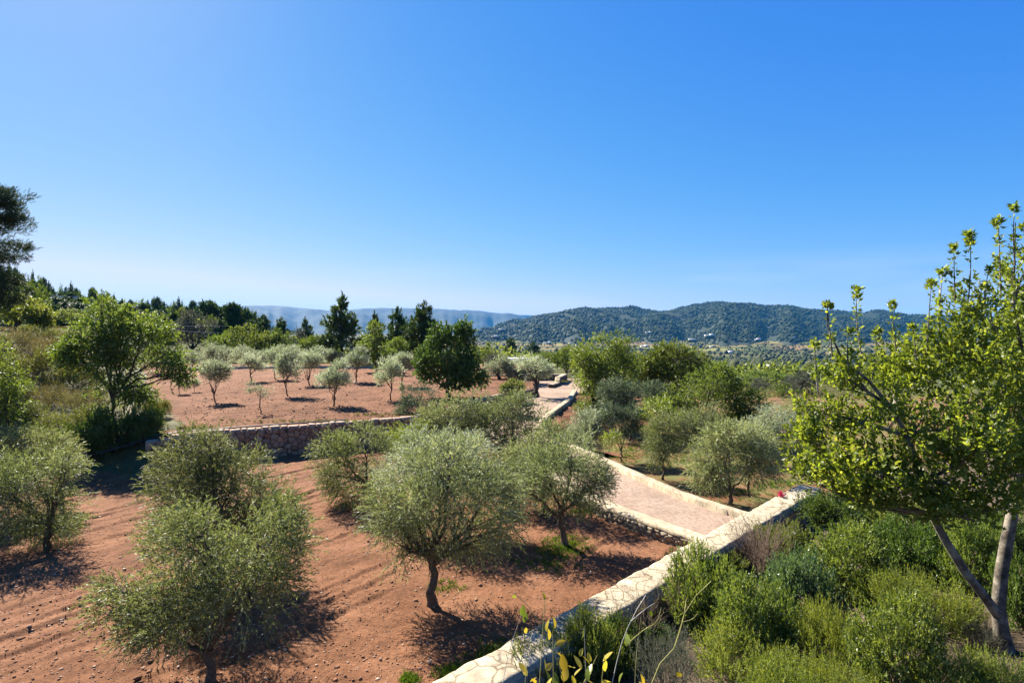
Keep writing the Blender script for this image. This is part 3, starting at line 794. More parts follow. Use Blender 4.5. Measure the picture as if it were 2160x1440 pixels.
# stepped gate wall and gate
root = link('gate_wall', None); root.location = (4.8, 55, 1)
tag(root, 'short cream wall stepping down beside the iron gate', 'wall')
pgw, sgw = resample(np.array([(3.45, 51.2), (4.3, 53.6), (5.35, 57.6)]), 0.3)
zg_ = np.where(sgw < 2.6, 1.22, 1.70)
wall_body(pgw, sgw, np.full(len(sgw), 0.5), zg_, 0.22, M['mortar'], 'wall_face', root, rough=0.02, seed=105)
wall_body(pgw, sgw, zg_ - 0.03, zg_ + 0.08, 0.27, M['kerb'], 'coping', root, rough=0.02, seed=106)
child_fix(root)
root = link('iron_gate', None); root.location = (6.4, 57.6, 1.0)
tag(root, 'dark iron bar gate at the end of the driveway', 'gate')
for k in range(13):
    ac = Acc(); x = -0.9 + k * 0.15; ac.tube([(x, 0, 0), (x, 0, 0.55), (x, 0, 1.05)], [0.016] * 3, 5)
    link('bar', ac.mesh('bar', M['iron']), root)
for z in (0.12, 0.95):
    ac = Acc(); ac.tube([(-0.95, 0, z), (0, 0, z), (0.95, 0, z)], [0.022] * 3, 5); link('rail', ac.mesh('rail', M['iron']), root)

# ------------------------------------------------------------------ houses in the valley
def house_meshes():
    out = []
    for kind in range(3):
        w = Acc()
        if kind == 0: bl = [((0, 0, 1.6), (5, 3.2, 1.6))]
        elif kind == 1: bl = [((-2.5, 0, 1.6), (4, 3, 1.6)), ((3.2, 0.6, 2.7), (2.2, 3, 2.7))]
        else: bl = [((0, 0, 2.6), (3.4, 3, 2.6)), ((-5.2, -.3, 1.5), (2, 2.6, 1.5))]
        for c, h in bl:
            v, q = box_vq(c, h); w.quads(v, q)
        r = Acc()
        for c, h in bl:
            v, q = box_vq((c[0], c[1], c[2] + h[2] + 0.12), (h[0] + .25, h[1] + .25, .14)); r.quads(v, q)
        wins = []
        for c, h in bl:
            k = max(2, int(h[0] / 1.1))
            for z in ([1.5] if h[2] < 2 else [1.5, 3.9]):
                for t in range(k):
                    x = c[0] - h[0] + (t + 0.5) * 2 * h[0] / k; wins.append((x, c[1] - h[1] - 0.02, z))
        out.append((w.mesh('wall', M['white'], False), r.mesh('roof', M['white'], False), wins))
    return out
HM = house_meshes()
wv, wq = box_vq((0, 0, 0), (0.42, 0.05, 0.6)); win_me = mesh_np('window', wv, wq, mat=M['pane'])
def hit_far(px, py, zf):
    D = np.arange(200, 3000, 4.0)
    x = (px - 1080) / F * D; zr = CAM_Z - (py - HOR) / F * D; g = zf(x, D)
    k = np.where(zr <= g)[0]; k = k[0] if len(k) else 250
    return np.array([x[k], D[k], g[k]])
def house(px, py, D, kind, sc, rz, label, win=True, cat='house'):
    p = at(px, py, D)
    if D < 1300: p = hit_far(px, py, z_land)
    sc = (sc * 1.15, sc * 1.15, sc * 0.72)
    e = link('white_house', None, None, p, rz, sc)
    w, r, wins = HM[kind]
    wl_ = link('wall', w, e); link('roof', r, e)
    pl_ = Acc(); v, q = box_vq((0, 0, -3), (5.6, 4.2, 2.98)); pl_.quads(v, q)
    link('terrace_platform', pl_.mesh('terrace_platform', M['hill'], False), e)
    if win and D < 1200:
        for k in wins: link('window', win_me, wl_, k)
    tag(e, label, cat, 'white houses across the valley')
H = [
 (1536, 746, 880, 1, 1.35, 0.2, 'largest long white house in the middle of the valley floor'),
 (1573, 774, 560, 0, 0.85, -0.2, 'low white house nearest on the valley floor, right of centre'),
 (1611, 777, 540, 2, 0.55, 0.1, 'small white block just right of the nearest valley house'),
 (1497, 709, 1560, 1, 1.7, 0.1, 'two-level white villa above the vineyard at the foot of the hill'),
 (1460, 717, 1450, 0, 1.5, 0.0, 'white house at the left edge of the vineyard'),
 (1447, 682, 2150, 2, 1.3, 0.1, 'lone white house half way up the wooded hill'),
 (1287, 689, 2100, 0, 1.4, 0.1, 'left of a pair of small white houses on the wooded hill'),
 (1305, 689, 2100, 0, 1.2, -0.1, 'right of a pair of small white houses on the wooded hill'),
 (1360, 732, 1080, 1, 1.3, 0.3, 'white farmhouse at the valley edge behind the green trees'),
 (1504, 732, 1080, 0, 1.2, 0.2, 'pale house between the vineyard and the largest valley house'),
 (1600, 717, 1500, 2, 1.2, 0.3, 'white house at the hill foot right of the vineyard'),
 (1670, 713, 1560, 1, 1.3, -0.1, 'white villa at the hill foot near the carob branches'),
 (1689, 679, 2300, 0, 1.4, 0.0, 'small white house high on the right part of the hill'),
 (1622, 692, 1950, 0, 1.4, 0.2, 'pale house in a clearing on the right slope'),
 (1369, 702, 1750, 1, 1.3, 0.2, 'white house in the trees on the left slope of the hill'),
 (1124, 699, 1800, 1, 1.9, 0.1, 'white villa at the left end of the wooded hill'),
 (1058, 696, 1800, 0, 1.6, -0.2, 'white house left of the villa at the hill end'),
 (1110, 718, 1200, 0, 1.5, 0.1, 'long white building by the bare red field'),
 (1155, 725, 1050, 1, 1.6, 0.0, 'white farm building on the red field above the gate'),
 (1047, 711, 1350, 2, 1.3, 0.1, 'white house at the left edge of the red field'),
 (1013, 698, 1900, 0, 1.5, 0.1, 'small white house under the blue hills beside the dark carob'),
]
for h in H: house(*h)
p = at(141, 640, 150)
e = link('hillside_house', None, None, p, 0.3, 0.55)
wl_ = link('wall', HM[0][0], e); link('roof', HM[0][1], e)
for k in HM[0][2]: link('window', win_me, wl_, k)
tag(e, 'white flat-roofed house among the trees on the left hillside', 'house')
p = at(1108, 779, 95)
e = link('white_shed', None, None, p, 0.0, 0.55)
link('wall', HM[0][0], e); link('roof', HM[0][1], e)
tag(e, 'white flat roof showing behind the old olives by the gate', 'shed')

# ------------------------------------------------------------------ foliage engine
def leaf_geo(rng, P, Dr, L, W, oval=False, upn=0.5, fold=0.15):
    n = len(P)
    L = L * rng.uniform(0.7, 1.25, (n, 1)); W = W * rng.uniform(0.75, 1.2, (n, 1))
    nr = rng.normal(size=(n, 3)); nr[:, 2] += upn
    S = unit(np.cross(Dr, nr)); Nn = np.cross(S, Dr)
    if not oval:
        V = np.stack([P + Dr * L * .12 + S * W * .5, P + Dr * L, P - S * W * .5], 1)
        Q = np.arange(n * 3).reshape(n, 3)
        k = 1
    else:
        V = np.stack([P, P + Dr * L * .3 + S * W * .45 + Nn * W * fold, P + Dr * L * .75 + S * W * .42 + Nn * W * fold, P + Dr * L,
                      P + Dr * L * .75 - S * W * .42 + Nn * W * fold, P + Dr * L * .3 - S * W * .45 + Nn * W * fold], 1)
        b = (np.arange(n) * 6)[:, None]
        Q = np.concatenate([b + np.array([[0, 1, 2, 3]]), b + np.array([[0, 3, 4, 5]])], 1).reshape(-1, 4)
        k = 2
    return V.reshape(-1, 3), Q, np.repeat(rng.uniform(size=n), k)

def foliage(rng, lobes, nspray, spl, nl, L, W, up=0.25, out=0.6, rnd=0.55, clumps=9, sig=0.26, spread=0.8, oval=False, droop=0.0, upn=0.5, shell=0.45, lim=1.15, gap=0.33, mat=None, name='crown', raw=False):
    lobes = np.asarray(lobes, float)
    cen, rad = lobes[:, :3], lobes[:, 3:6]
    w = (rad.prod(1)) ** (2 / 3) * rng.uniform(.6, 1.4, len(lobes)); w /= w.sum()
    CC, CR, CL = [], [], []
    for k in range(len(lobes)):
        d = unit(rng.normal(size=(clumps, 3))); r = rng.uniform(0.12, 1, (clumps, 1)) ** shell
        CC.append(cen[k] + d * r * rad[k] * 0.88); CL.append(np.full(clumps, k))
    CC = np.concatenate(CC); CL = np.concatenate(CL)
    li = rng.choice(len(lobes), nspray, p=w)
    ci = li * clumps + (rng.uniform(size=nspray) ** 1.3 * clumps).astype(int)
    P = CC[ci] + rng.normal(size=(nspray, 3)) * rad[li] * sig
    q = (P - cen[li]) / rad[li]; ok = np.linalg.norm(q, axis=1) < lim
    kf = 1.7 / np.mean(rad); so = rng.uniform(0, 99)
    ok &= (0.5 * vnoise(P[:, 0] * kf + so, P[:, 2] * kf + P[:, 1] * kf * .6, 7) + 0.5 * vnoise(P[:, 1] * kf + so, P[:, 2] * kf - P[:, 0] * kf * .5, 8)) > gap
    P, li, ci = P[ok], li[ok], ci[ok]
    gc = (cen * w[:, None]).sum(0)
    o = unit(unit(P - cen[li]) * 0.6 + unit(P - CC[ci]) * 0.5 + unit(P - gc) * 0.5)
    d = unit(out * o + rnd * rng.normal(size=P.shape) * 0.6 + np.array([0, 0, up]))
    t = (np.arange(nl) + rng.uniform(0.2, 0.8, nl)) / nl
    B = P[:, None] + d[:, None] * (t * spl)[None, :, None]
    B[..., 2] -= droop * spl * (t ** 2)[None]
    dd = unit(d[:, None] * 0.75 + rng.normal(size=B.shape) * spread * 0.6)
    dd[..., 2] -= droop * 0.6 * t[None]
    dd = unit(dd)
    V, Q, r = leaf_geo(rng, B.reshape(-1, 3), dd.reshape(-1, 3), L, W, oval, upn)
    cr = rng.uniform(-.28, .28, len(CC)); 
    r = np.clip(r + np.repeat(np.repeat(cr[ci], nl), len(r) // (len(P) * nl)), 0, 1)
    if raw: return V, Q, r, CC, CL, B.reshape(-1, 3), dd.reshape(-1, 3)
    return mesh_np(name, V, Q, mat=mat, rnd=r), CC, CL

LIMBS = [None]
def branches(rng, trunk_pts, trunk_r, lobes, CC, CL, rl, mat, twigs=True, sides=7, fork=None, split=True):
    tk = Acc(); tp = np.asarray(trunk_pts, float)
    tk.tube(tp, trunk_r, sides)
    ac = Acc() if split else tk
    LIMBS[0] = ac if split else None
    top = tp[-1]
    for k, lb in enumerate(np.asarray(lobes, float)):
        st_ = top if fork is None else tp[rng.integers(max(1, len(tp) - fork), len(tp))]
        c = lb[:3]; pts = curve_pts(st_, c, 7, rng, 0.08, -0.05)
        pts[1:-1] += rng.normal(size=(5, 3)) * 0.02 * np.linalg.norm(c - st_)
        r0 = min(rl, trunk_r[-1] * 0.8)
        ac.tube(pts, np.linspace(r0, r0 * 0.35, 7), 5)
        if twigs:
            for q in CC[CL == k]:
                m = pts[rng.integers(3, 7)]
                tw = curve_pts(m, q, 4, rng, 0.1, 0.05); ac.tube(tw, np.linspace(r0 * 0.3, r0 * 0.1, 4), 3)
    return tk

def trunk_line(rng, h, lean=(0, 0), n=7, wob=0.03, flare=1.5, r=0.08):
    t = np.linspace(0, 1, n)
    p = np.stack([lean[0] * t ** 1.3, lean[1] * t ** 1.3, h * t - 0.08], -1)
    p[1:, :2] += rng.normal(size=(n - 1, 2)) * wob
    rad = r * (1 + (flare - 1) * np.exp(-t * 7)) * (1 - 0.25 * t)
    return p, rad

TREES = []
def put_tree(name, base, trunk_me, crown_me, label, group=None, rz=0.0, sc=1.0, cat='tree', extra=None):
    e = link(name, None, None, base, rz, sc)
    if trunk_me:
        t_ = link('trunk', trunk_me, e)
        if LIMBS[0] is not None:
            link('branches', LIMBS[0].mesh('branches', trunk_me.materials[0]), t_); LIMBS[0] = None
    link('crown', crown_me, e)
    tag(e, label, cat, group)
    return e

def near_olive(px, py, zf, trunk_px, lobes_px, label, seed, mat='olive', r=0.085, nspray=1900, nl=13, D=None, lean=(0, 0), L=0.062, W=0.017, limbs=True, spl=0.24, droop=0.25, dep=1.0, up=0.2, group='olive trees in the lower red field'):
    """lobes_px: (px, py, rx, ry[, depth offset m]) as seen; given real depth"""
    rng = np.random.default_rng(seed)
    if D is None: b = hit(px, py, zf)
    else: b = np.array([(px - 1080) / F * D, D, 0]); b[2] = float(zf(np.array([b[0]]), np.array([b[1]]))[0])
    D0 = b[1]
    lobes = []
    for lb in lobes_px:
        dy = lb[4] if len(lb) > 4 else rng.uniform(-.35, .35)
        p = at(lb[0], lb[1], D0 + dy) - b
        m = (D0 + dy) / F
        lobes.append((*p, lb[2] * m, (lb[2] + lb[3]) / 2 * m * dep, lb[3] * m))
    h = trunk_px / F * D0
    tp, tr = trunk_line(rng, h, lean, r=r)
    me, CC, CL = foliage(rng, lobes, int(nspray * 1.85), spl * 1.45, nl, L * 1.08, W * 1.15, up=up, out=0.7, rnd=0.6, clumps=15, sig=0.23, spread=.6, gap=.27, droop=droop, mat=M[mat])
    ac = branches(rng, tp, tr, lobes, CC, CL, r * 0.55, None, fork=2)
    return put_tree('olive_tree', b, ac.mesh('trunk', M['bark_olive']), me, label, group)

# ------------------------------------------------------------------ olives of the lower field
NO = near_olive
NO(445, 1440, z_low, 85, [(440, 1235, 150, 85), (545, 1150, 90, 100), (370, 1290, 105, 55, -.3), (262, 1250, 75, 30), (525, 1255, 95, 70, -.4), (425, 1130, 90, 70), (310, 1310, 55, 40), (240, 1280, 45, 25)],
   'nearest green olive tree with forked trunk at the bottom left', 201, 'olive_green', 0.085, 2300, 15, lean=(-.05, 0))
NO(440, 1233, z_low, 100, [(402, 962, 68, 52), (425, 1035, 105, 72), (505, 1055, 105, 80), (372, 1065, 50, 55), (560, 1110, 75, 70), (440, 940, 50, 40), (490, 1000, 75, 60), (400, 1100, 75, 60), (470, 1110, 90, 60)],
   'tall green olive tree directly behind the nearest forked one', 202, 'olive_green', 0.085, 3000, 15)
NO(912, 1275, z_low, 105, [(930, 1045, 120, 95), (865, 1075, 95, 80), (1010, 1060, 95, 80), (945, 972, 95, 55), (845, 1150, 55, 45), (1055, 1110, 60, 45), (905, 1135, 80, 50), (805, 1085, 45, 50), (990, 1130, 70, 45)],
   'olive tree with straight dark trunk at the centre of the red field', 203, 'olive', 0.105, 2600, 15)
NO(882, 1123, z_low, 75, [(905, 950, 72, 50), (980, 960, 70, 45), (850, 975, 60, 50), (930, 990, 70, 50), (1010, 1000, 50, 40)],
   'silvery olive tree partly hidden behind the central straight-trunked olive', 204, 'olive_silver', 0.09, 1900, 13, L=.068, W=.019)
NO(1190, 1150, z_low, 75, [(1205, 960, 55, 50), (1240, 1020, 50, 55), (1150, 1000, 65, 50), (1190, 1050, 65, 40), (1105, 1030, 50, 50), (1265, 1000, 28, 45)],
   'open grey-green olive tree beside the driveway wall with weeds at its foot', 205, 'olive', 0.095, 1500, 13, L=.066, W=.019, lean=(-.1, 0))
NO(1148, 1073, z_low, 60, [(1110, 965, 65, 50), (1155, 930, 45, 40), (1070, 1005, 55, 45), (1120, 1010, 50, 40)],
   'grey olive tree between the central olive and the driveway wall olive', 206, 'olive', 0.085, 1600, 13, L=.07, W=.02)
NO(790, 1065, z_low, 55, [(770, 945, 62, 48), (702, 955, 42, 45), (742, 1005, 55, 50), (800, 990, 52, 50), (690, 1000, 24, 24), (740, 1050, 45, 30)],
   'yellow-green leaning olive tree left of the central olive', 207, 'olive_green', 0.075, 1500, 13, L=.07, W=.021, lean=(-.3, 0))
NO(868, 1010, z_low, 35, [(860, 925, 48, 38), (880, 968, 38, 36), (845, 960, 30, 30)],
   'small bright green olive tree in front of the terrace wall end', 208, 'almond', 0.06, 900, 12, L=.075, W=.024)
NO(968, 975, z_low, 50, [(938, 885, 52, 45), (990, 862, 55, 42), (962, 930, 58, 38), (920, 920, 30, 35)],
   'dense blue-green olive tree left of the twin behind the field', 209, 'olive', 0.09, 1500, 12, L=.085, W=.025)
NO(1085, 978, z_low, 55, [(1060, 872, 68, 48), (1120, 900, 50, 55), (1030, 920, 60, 48), (1090, 940, 60, 36), (1080, 850, 40, 30)],
   'broad dense olive tree right of the twin behind the field', 210, 'olive', 0.10, 2000, 12, L=.085, W=.025)
NO(885, 918, z_low, 25, [(885, 838, 34, 34), (868, 868, 32, 28), (905, 878, 34, 28)],
   'small dark olive tree against the right end of the rubble terrace wall', 211, 'olive_dark', 0.06, 900, 12, L=.085, W=.026)
NO(100, 1158, z_low, 75, [(78, 1012, 82, 66), (20, 1040, 85, 75), (122, 1060, 48, 42), (140, 985, 38, 38), (-70, 1010, 85, 80), (40, 1095, 70, 38), (110, 1105, 55, 30), (95, 1125, 48, 30)],
   'olive tree cut by the left edge above the shadowed soil', 212, 'olive_green', 0.09, 1900, 13, L=.066, W=.019)
NO(130, 1073, z_low, 60, [(60, 942, 66, 42), (122, 952, 48, 38), (-10, 955, 60, 48)],
   'olive tree behind the left edge olive, below the dark scrub', 213, 'olive_green', 0.085, 1200, 12, L=.07, W=.021)

# ------------------------------------------------------------------ olives of the right-hand orchard
GO = 'olive trees in the right-hand orchard'
NO(1540, 1062, z_orch, 38, [(1535, 955, 78, 58), (1490, 985, 48, 45), (1590, 965, 52, 55), (1540, 920, 60, 35), (1500, 1010, 35, 25)],
   'broad rounded grey olive tree with forked trunk right of the driveway', 221, 'olive', 0.085, 1900, 12, L=.075, W=.022, group=GO)
NO(1400, 1012, z_orch, 45, [(1402, 930, 38, 42), (1415, 900, 35, 28), (1390, 955, 28, 25)],
   'slender yellow-green olive tree with thin trunk beside the kerb', 222, 'olive_green', 0.05, 900, 12, L=.075, W=.021, group=GO)
NO(1578, 1045, z_orch, 50, [(1600, 930, 45, 40), (1570, 950, 35, 35)],
   'grey olive tree tucked behind the broad rounded grey olive', 223, 'olive', 0.06, 700, 11, L=.08, W=.024, group=GO)
NO(1650, 985, z_orch, 45, [(1630, 890, 48, 38), (1660, 910, 36, 40), (1615, 920, 40, 35)],
   'silver olive tree at the right of the orchard near the carob branches', 224, 'olive_silver', 0.08, 1100, 11, L=.085, W=.025, group=GO)
NO(1470, 975, z_orch, 45, [(1465, 890, 45, 35), (1440, 905, 30, 30), (1495, 880, 32, 28)],
   'soft green olive tree behind the slender one in the orchard', 225, 'olive_green', 0.07, 900, 11, L=.085, W=.025, group=GO)
NO(1238, 975, z_orch, 30, [(1232, 912, 36, 36), (1240, 890, 30, 22), (1215, 930, 22, 20), (1255, 935, 22, 22)],
   'upright silver olive bush hugging the far side of the kerb', 226, 'olive_silver', 0.05, 1100, 12, L=.08, W=.022, up=0.6, droop=0.05, group=GO)
NO(1330, 905, z_orch, 25, [(1335, 838, 55, 34), (1300, 850, 40, 34), (1375, 830, 34, 26), (1290, 815, 30, 20)],
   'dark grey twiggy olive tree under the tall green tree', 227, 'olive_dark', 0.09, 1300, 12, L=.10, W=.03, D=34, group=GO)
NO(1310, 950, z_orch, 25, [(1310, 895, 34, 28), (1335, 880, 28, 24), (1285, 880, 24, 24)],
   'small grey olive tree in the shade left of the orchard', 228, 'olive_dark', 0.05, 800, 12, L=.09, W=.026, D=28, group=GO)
NO(1288, 955, z_orch, 14, [(1290, 925, 14, 12)], 'tiny sapling just behind the kerb in the orchard', 229, 'almond', 0.02, 120, 10, L=.07, W=.024, D=25, group=GO)
NO(1690, 960, z_orch, 40, [(1690, 870, 40, 34), (1720, 890, 30, 30)], 'olive tree half hidden behind the left tips of the carob', 230, 'olive', 0.07, 700, 11, L=.09, W=.026, D=30, group=GO)

# ------------------------------------------------------------------ broad-leaved trees of the middle ground
def mid_tree(px, D, zf, lobes_px, label, seed, mat, r=0.14, nspray=1500, nl=11, L=.11, W=.06, bark='bark_dark', name='broadleaf_tree', oval=False, stem=0.3, group=None, up=.2, cl=10, droop=.1, spl=.3, nst=1):
    rng = np.random.default_rng(seed)
    x = (px - 1080) / F * D
    b = np.array([x, D, float(zf(np.array([x]), np.array([D]))[0])])
    lobes = []
    for lb in lobes_px:
        dy = lb[4] if len(lb) > 4 else rng.uniform(-.6, .6)
        p = at(lb[0], lb[1], D + dy) - b; m = D / F
        lobes.append((*p, lb[2] * m, (lb[2] + lb[3]) / 2 * m, lb[3] * m))
    top = np.average([l[2] for l in lobes])
    me, CC, CL = foliage(rng, lobes, int(nspray * 1.6), spl * 1.2, nl, L * 1.15, W * 1.4, up=up, out=.55, rnd=.6, clumps=cl + 3, sig=.25, droop=droop, oval=oval, mat=M[mat])
    tp, tr = trunk_line(rng, max(.5, top * stem), r=r, wob=.06)
    ac = branches(rng, tp, tr, lobes, CC, CL, r * .6, None, fork=3)
    return put_tree(name, b, ac.mesh('trunk', M[bark]), me, label, group)

mid_tree(1262, 38, z_orch, [(1265, 745, 55, 45), (1300, 730, 42, 30), (1240, 795, 34, 45), (1280, 800, 60, 50), (1320, 790, 35, 40), (1245, 855, 36, 36), (1228, 755, 20, 24), (1290, 850, 45, 30)],
         'tall yellow-green almond tree right of the gate', 241, 'almond', .14, 2600, 11, L=.10, W=.045)
mid_tree(1425, 44, z_orch, [(1420, 760, 50, 35), (1455, 770, 40, 35), (1385, 785, 42, 40), (1430, 810, 60, 40), (1360, 775, 34, 30), (1480, 790, 28, 28)],
         'dark green broad tree behind the bright almond in the middle ground', 242, 'broad', .16, 2200, 11, L=.12, W=.06)
mid_tree(1495, 33, z_orch, [(1500, 815, 55, 36), (1555, 835, 48, 40), (1450, 830, 46, 32), (1530, 870, 60, 35), (1590, 860, 34, 30), (1475, 870, 40, 28), (1410, 850, 40, 20), (1520, 790, 36, 24)],
         'bright green spreading almond tree above the orchard', 243, 'broad', .12, 2400, 11, L=.09, W=.042, bark='bark_pale')
mid_tree(1392, 27.5, z_orch, [(1385, 862, 28, 20), (1405, 870, 24, 18), (1370, 880, 20, 18)], 'thin almond sapling with bare crooked trunk in the orchard', 244, 'almond', .05, 320, 9, L=.07, W=.03, stem=.55)
mid_tree(945, 40, z_up, [(945, 745, 55, 45), (910, 770, 36, 36), (985, 770, 42, 38), (950, 800, 48, 28), (925, 710, 30, 26), (980, 705, 20, 30), (1000, 800, 24, 20)],
         'dark glossy carob tree standing at the right end of the upper terrace', 245, 'broad_dark', .15, 2200, 11, L=.12, W=.08)
mid_tree(795, 62, z_up, [(795, 730, 36, 30), (785, 700, 22, 22), (810, 755, 28, 20), (770, 740, 18, 24)], 'dark trunked almond tree between the two groups of pines', 246, 'broad', .16, 1000, 10, L=.16, W=.08)
mid_tree(1085, 41.5, z_up, [(1085, 815, 18, 10), (1070, 818, 9, 9)], 'round green shrub planted on the end of the rubble wall by the gate', 247, 'lentisk', .04, 420, 10, L=.08, W=.04, name='shrub')
mid_tree(1238, 50, z_orch, [(1240, 775, 28, 26), (1225, 760, 20, 22), (1245, 800, 20, 22)], 'bushy green tree overhanging the iron gate', 248, 'almond', .1, 900, 10, L=.12, W=.06)

# old olives with thick trunks by the gate
for k, (px, D, ty, tw, lab, sd, bt) in enumerate([
        (1131, 45, 772, 30, 'old olive with thick pale-lit trunk standing on the driveway side of the gate court', 261, 60),
        (1052, 54, 770, 26, 'old olive with squat black trunk at the left of the boundary wall', 262, 22),
        (1093, 54, 775, 20, 'old olive with leaning dark trunk in the middle of the boundary wall', 263, 22),
        (1122, 55, 778, 22, 'old olive with dark trunk just behind the thick-trunked one', 264, 22)]):
    mid_tree(px, D, (lambda x, y: zd(y) + 0 * x) if px > 1120 else z_up, [(px, ty, tw, 22), (px - tw * .6, ty + 6, tw * .6, 15), (px + tw * .5, ty + 8, tw * .6, 14)], lab, sd, 'olive_silver', .17, 700, 11, L=.12, W=.034, name='old_olive_tree', stem=.55, group='old olives by the gate')
mid_tree(1110, 49, z_up, [(1108, 803, 14, 14)], 'leafless pale sapling among the old olives', 265, 'lavender', .03, 40, 6, L=.08, W=.02, bark='twig_pale', name='bare_sapling')

# ------------------------------------------------------------------ left bank: trees and scrub
mid_tree(238, 27.5, z_bank, [(225, 690, 60, 48), (215, 645, 28, 26), (265, 720, 60, 50), (190, 740, 60, 50), (150, 735, 40, 30), (240, 790, 60, 55), (310, 700, 50, 40), (350, 745, 42, 36), (375, 790, 22, 30), (300, 820, 40, 40), (270, 670, 24, 22), (400, 790, 12, 22)],
         'glossy green wild tree with arching branches on the left bank', 271, 'broad', .10, 3000, 11, L=.085, W=.05, bark='bark_dark', stem=.6, droop=.25)
mid_tree(38, 50, z_bank, [(45, 650, 36, 24), (25, 665, 24, 20), (70, 662, 24, 18)], 'old carob with leaning dark trunk at the far left', 272, 'almond', .30, 800, 10, L=.13, W=.08, stem=.45)
mid_tree(68, 47, z_bank, [(80, 665, 26, 18), (62, 655, 24, 18), (90, 680, 14, 12)], 'old carob with upright thick trunk right of the leaning one', 273, 'almond', .30, 700, 10, L=.13, W=.08, stem=.45)
mid_tree(10, 20, z_bank, [(0, 800, 40, 40), (-30, 760, 50, 50), (15, 850, 28, 36)], 'leafy shrub leaning in from the left edge', 274, 'broad', .06, 900, 10, L=.07, W=.035, name='shrub')

def bush_lib(kind, seed):
    rng = np.random.default_rng(seed)
    lobes = [(0, 0, .45, .62, .62, .48)]
    for k in range(7):
        a = k / 7 * 6.283 + rng.uniform(-.3, .3); r = rng.uniform(.42, .62)
        lobes.append((math.cos(a) * r, math.sin(a) * r, rng.uniform(.25, .55), rng.uniform(.3, .42), rng.uniform(.3, .42), rng.uniform(.26, .38)))
    if kind == 'lentisk':
        f = foliage(rng, lobes, 2500, .16, 10, .046, .026, up=.45, out=.6, rnd=.5, clumps=9, sig=.26, mat=M['lentisk'], name='foliage')
    elif kind == 'lentisk_blue':
        f = foliage(rng, lobes, 2500, .15, 10, .044, .028, up=.45, out=.6, rnd=.5, clumps=9, sig=.26, mat=M['lentisk_blue'], name='foliage')
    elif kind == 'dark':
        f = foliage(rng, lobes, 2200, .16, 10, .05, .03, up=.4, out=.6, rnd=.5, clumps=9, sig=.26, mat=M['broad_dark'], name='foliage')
    elif kind == 'rosemary':
        lobes = [(l[0], l[1], l[2] * .7, l[3], l[4], l[5] * .8) for l in lobes]
        f = foliage(rng, lobes, 1700, .20, 17, .044, .012, up=.75, out=.5, rnd=.55, clumps=16, sig=.28, spread=1.0, droop=-.1, mat=M['rosemary'], name='foliage')
    elif kind == 'lavender':
        f = foliage(rng, lobes, 800, .26, 18, .05, .010, up=.9, out=.5, rnd=.5, clumps=10, sig=.28, spread=.6, mat=M['lavender'], name='foliage')
    elif kind == 'scrub':
        f = foliage(rng, lobes, 1700, .24, 13, .055, .018, up=.7, out=.5, rnd=.5, clumps=8, sig=.28, spread=.8, mat=M['scrub'], name='foliage')
    elif kind == 'scrubdry':
        f = foliage(rng, lobes, 900, .34, 10, .11, .012, up=1.0, out=.4, rnd=.5, clumps=8, sig=.3, spread=.5, mat=M['drygrass'], name='foliage')
    ac = Acc()
    for q in f[1][::2]:
        ac.tube(curve_pts((rng.normal() * .08, rng.normal() * .08, -.1), q, 5, rng, .1), np.linspace(.014, .004, 5), 4)
    return f[0], ac.mesh('stems', M['twig'])
BL = {k: [bush_lib(k, 300 + 7 * i + 31 * j) for j in range(n_)] for i, (k, n_) in enumerate([('lentisk', 3), ('lentisk_blue', 2), ('dark', 2), ('rosemary', 3), ('lavender', 1), ('scrub', 2), ('scrubdry', 2)])}
_bc = [0]
def bush(kind, px, py, rpx, hpx, label, zf, group=None, name='shrub', D=None, seed=0):
    """px,py: where the bush meets the ground; rpx: half width; hpx: height, all in photograph pixels"""
    _bc[0] += 1
    rng = np.random.default_rng(900 + _bc[0])
    b = hit(px, py, zf) if D is None else None
    if D is not None:
        x = (px - 1080) / F * D; b = np.array([x, D, float(zf(np.array([x]), np.array([D]))[0])])
    m = b[1] / F
    f, s_ = BL[kind][_bc[0] % len(BL[kind])]
    e = link(name, None, None, b, rng.uniform(0, 6.28), (rpx * m, rpx * m, hpx * m))
    link('foliage', f, e); link('stems', s_, e)
    tag(e, label, 'shrub', group)
    return e

GB = 'shrubs on the left bank'
for a in [('scrub', 60, 800, 75, 70, 'olive-drab scrub bush below the two old carobs'),
          ('scrubdry', 120, 760, 80, 60, 'pale dry grassy scrub in the middle of the left bank'),
          ('scrub', 30, 900, 75, 60, 'yellow-green scrub bush at the left edge of the bank'),
          ('scrubdry', 95, 860, 70, 50, 'tan dry scrub clump low on the left bank'),
          ('dark', 240, 945, 70, 95, 'dark green shrub in deep shade under the wild tree'),
          ('dark', 300, 930, 48, 75, 'dark shrub at the end of the rubble wall'),
          ('scrub', 150, 925, 75, 70, 'olive scrub bush left of the dark shaded shrub'),
          ('dark', 180, 960, 70, 70, 'dark green shrub at the foot of the left bank'),
          ('lentisk', 90, 945, 60, 60, 'round green shrub behind the left edge olives'),
          ('scrub', 330, 880, 34, 40, 'small brownish scrub at the corner of the upper red field'),
          ('scrubdry', 30, 740, 60, 40, 'straw-coloured grass clump under the old carobs'),
          ('scrub', 160, 820, 60, 55, 'rounded scrub bush left of the wild tree trunk'),
          ('scrubdry', 180, 870, 60, 45, 'dry tan grass clump left of the dark wall-end shrubs'),
          ('lentisk', 20, 850, 60, 70, 'green bush cut by the left edge in the middle of the bank'),
          ('scrub', 90, 720, 50, 35, 'low scrub beside the upright old carob')]:
    bush(*a, z_bank, GB)

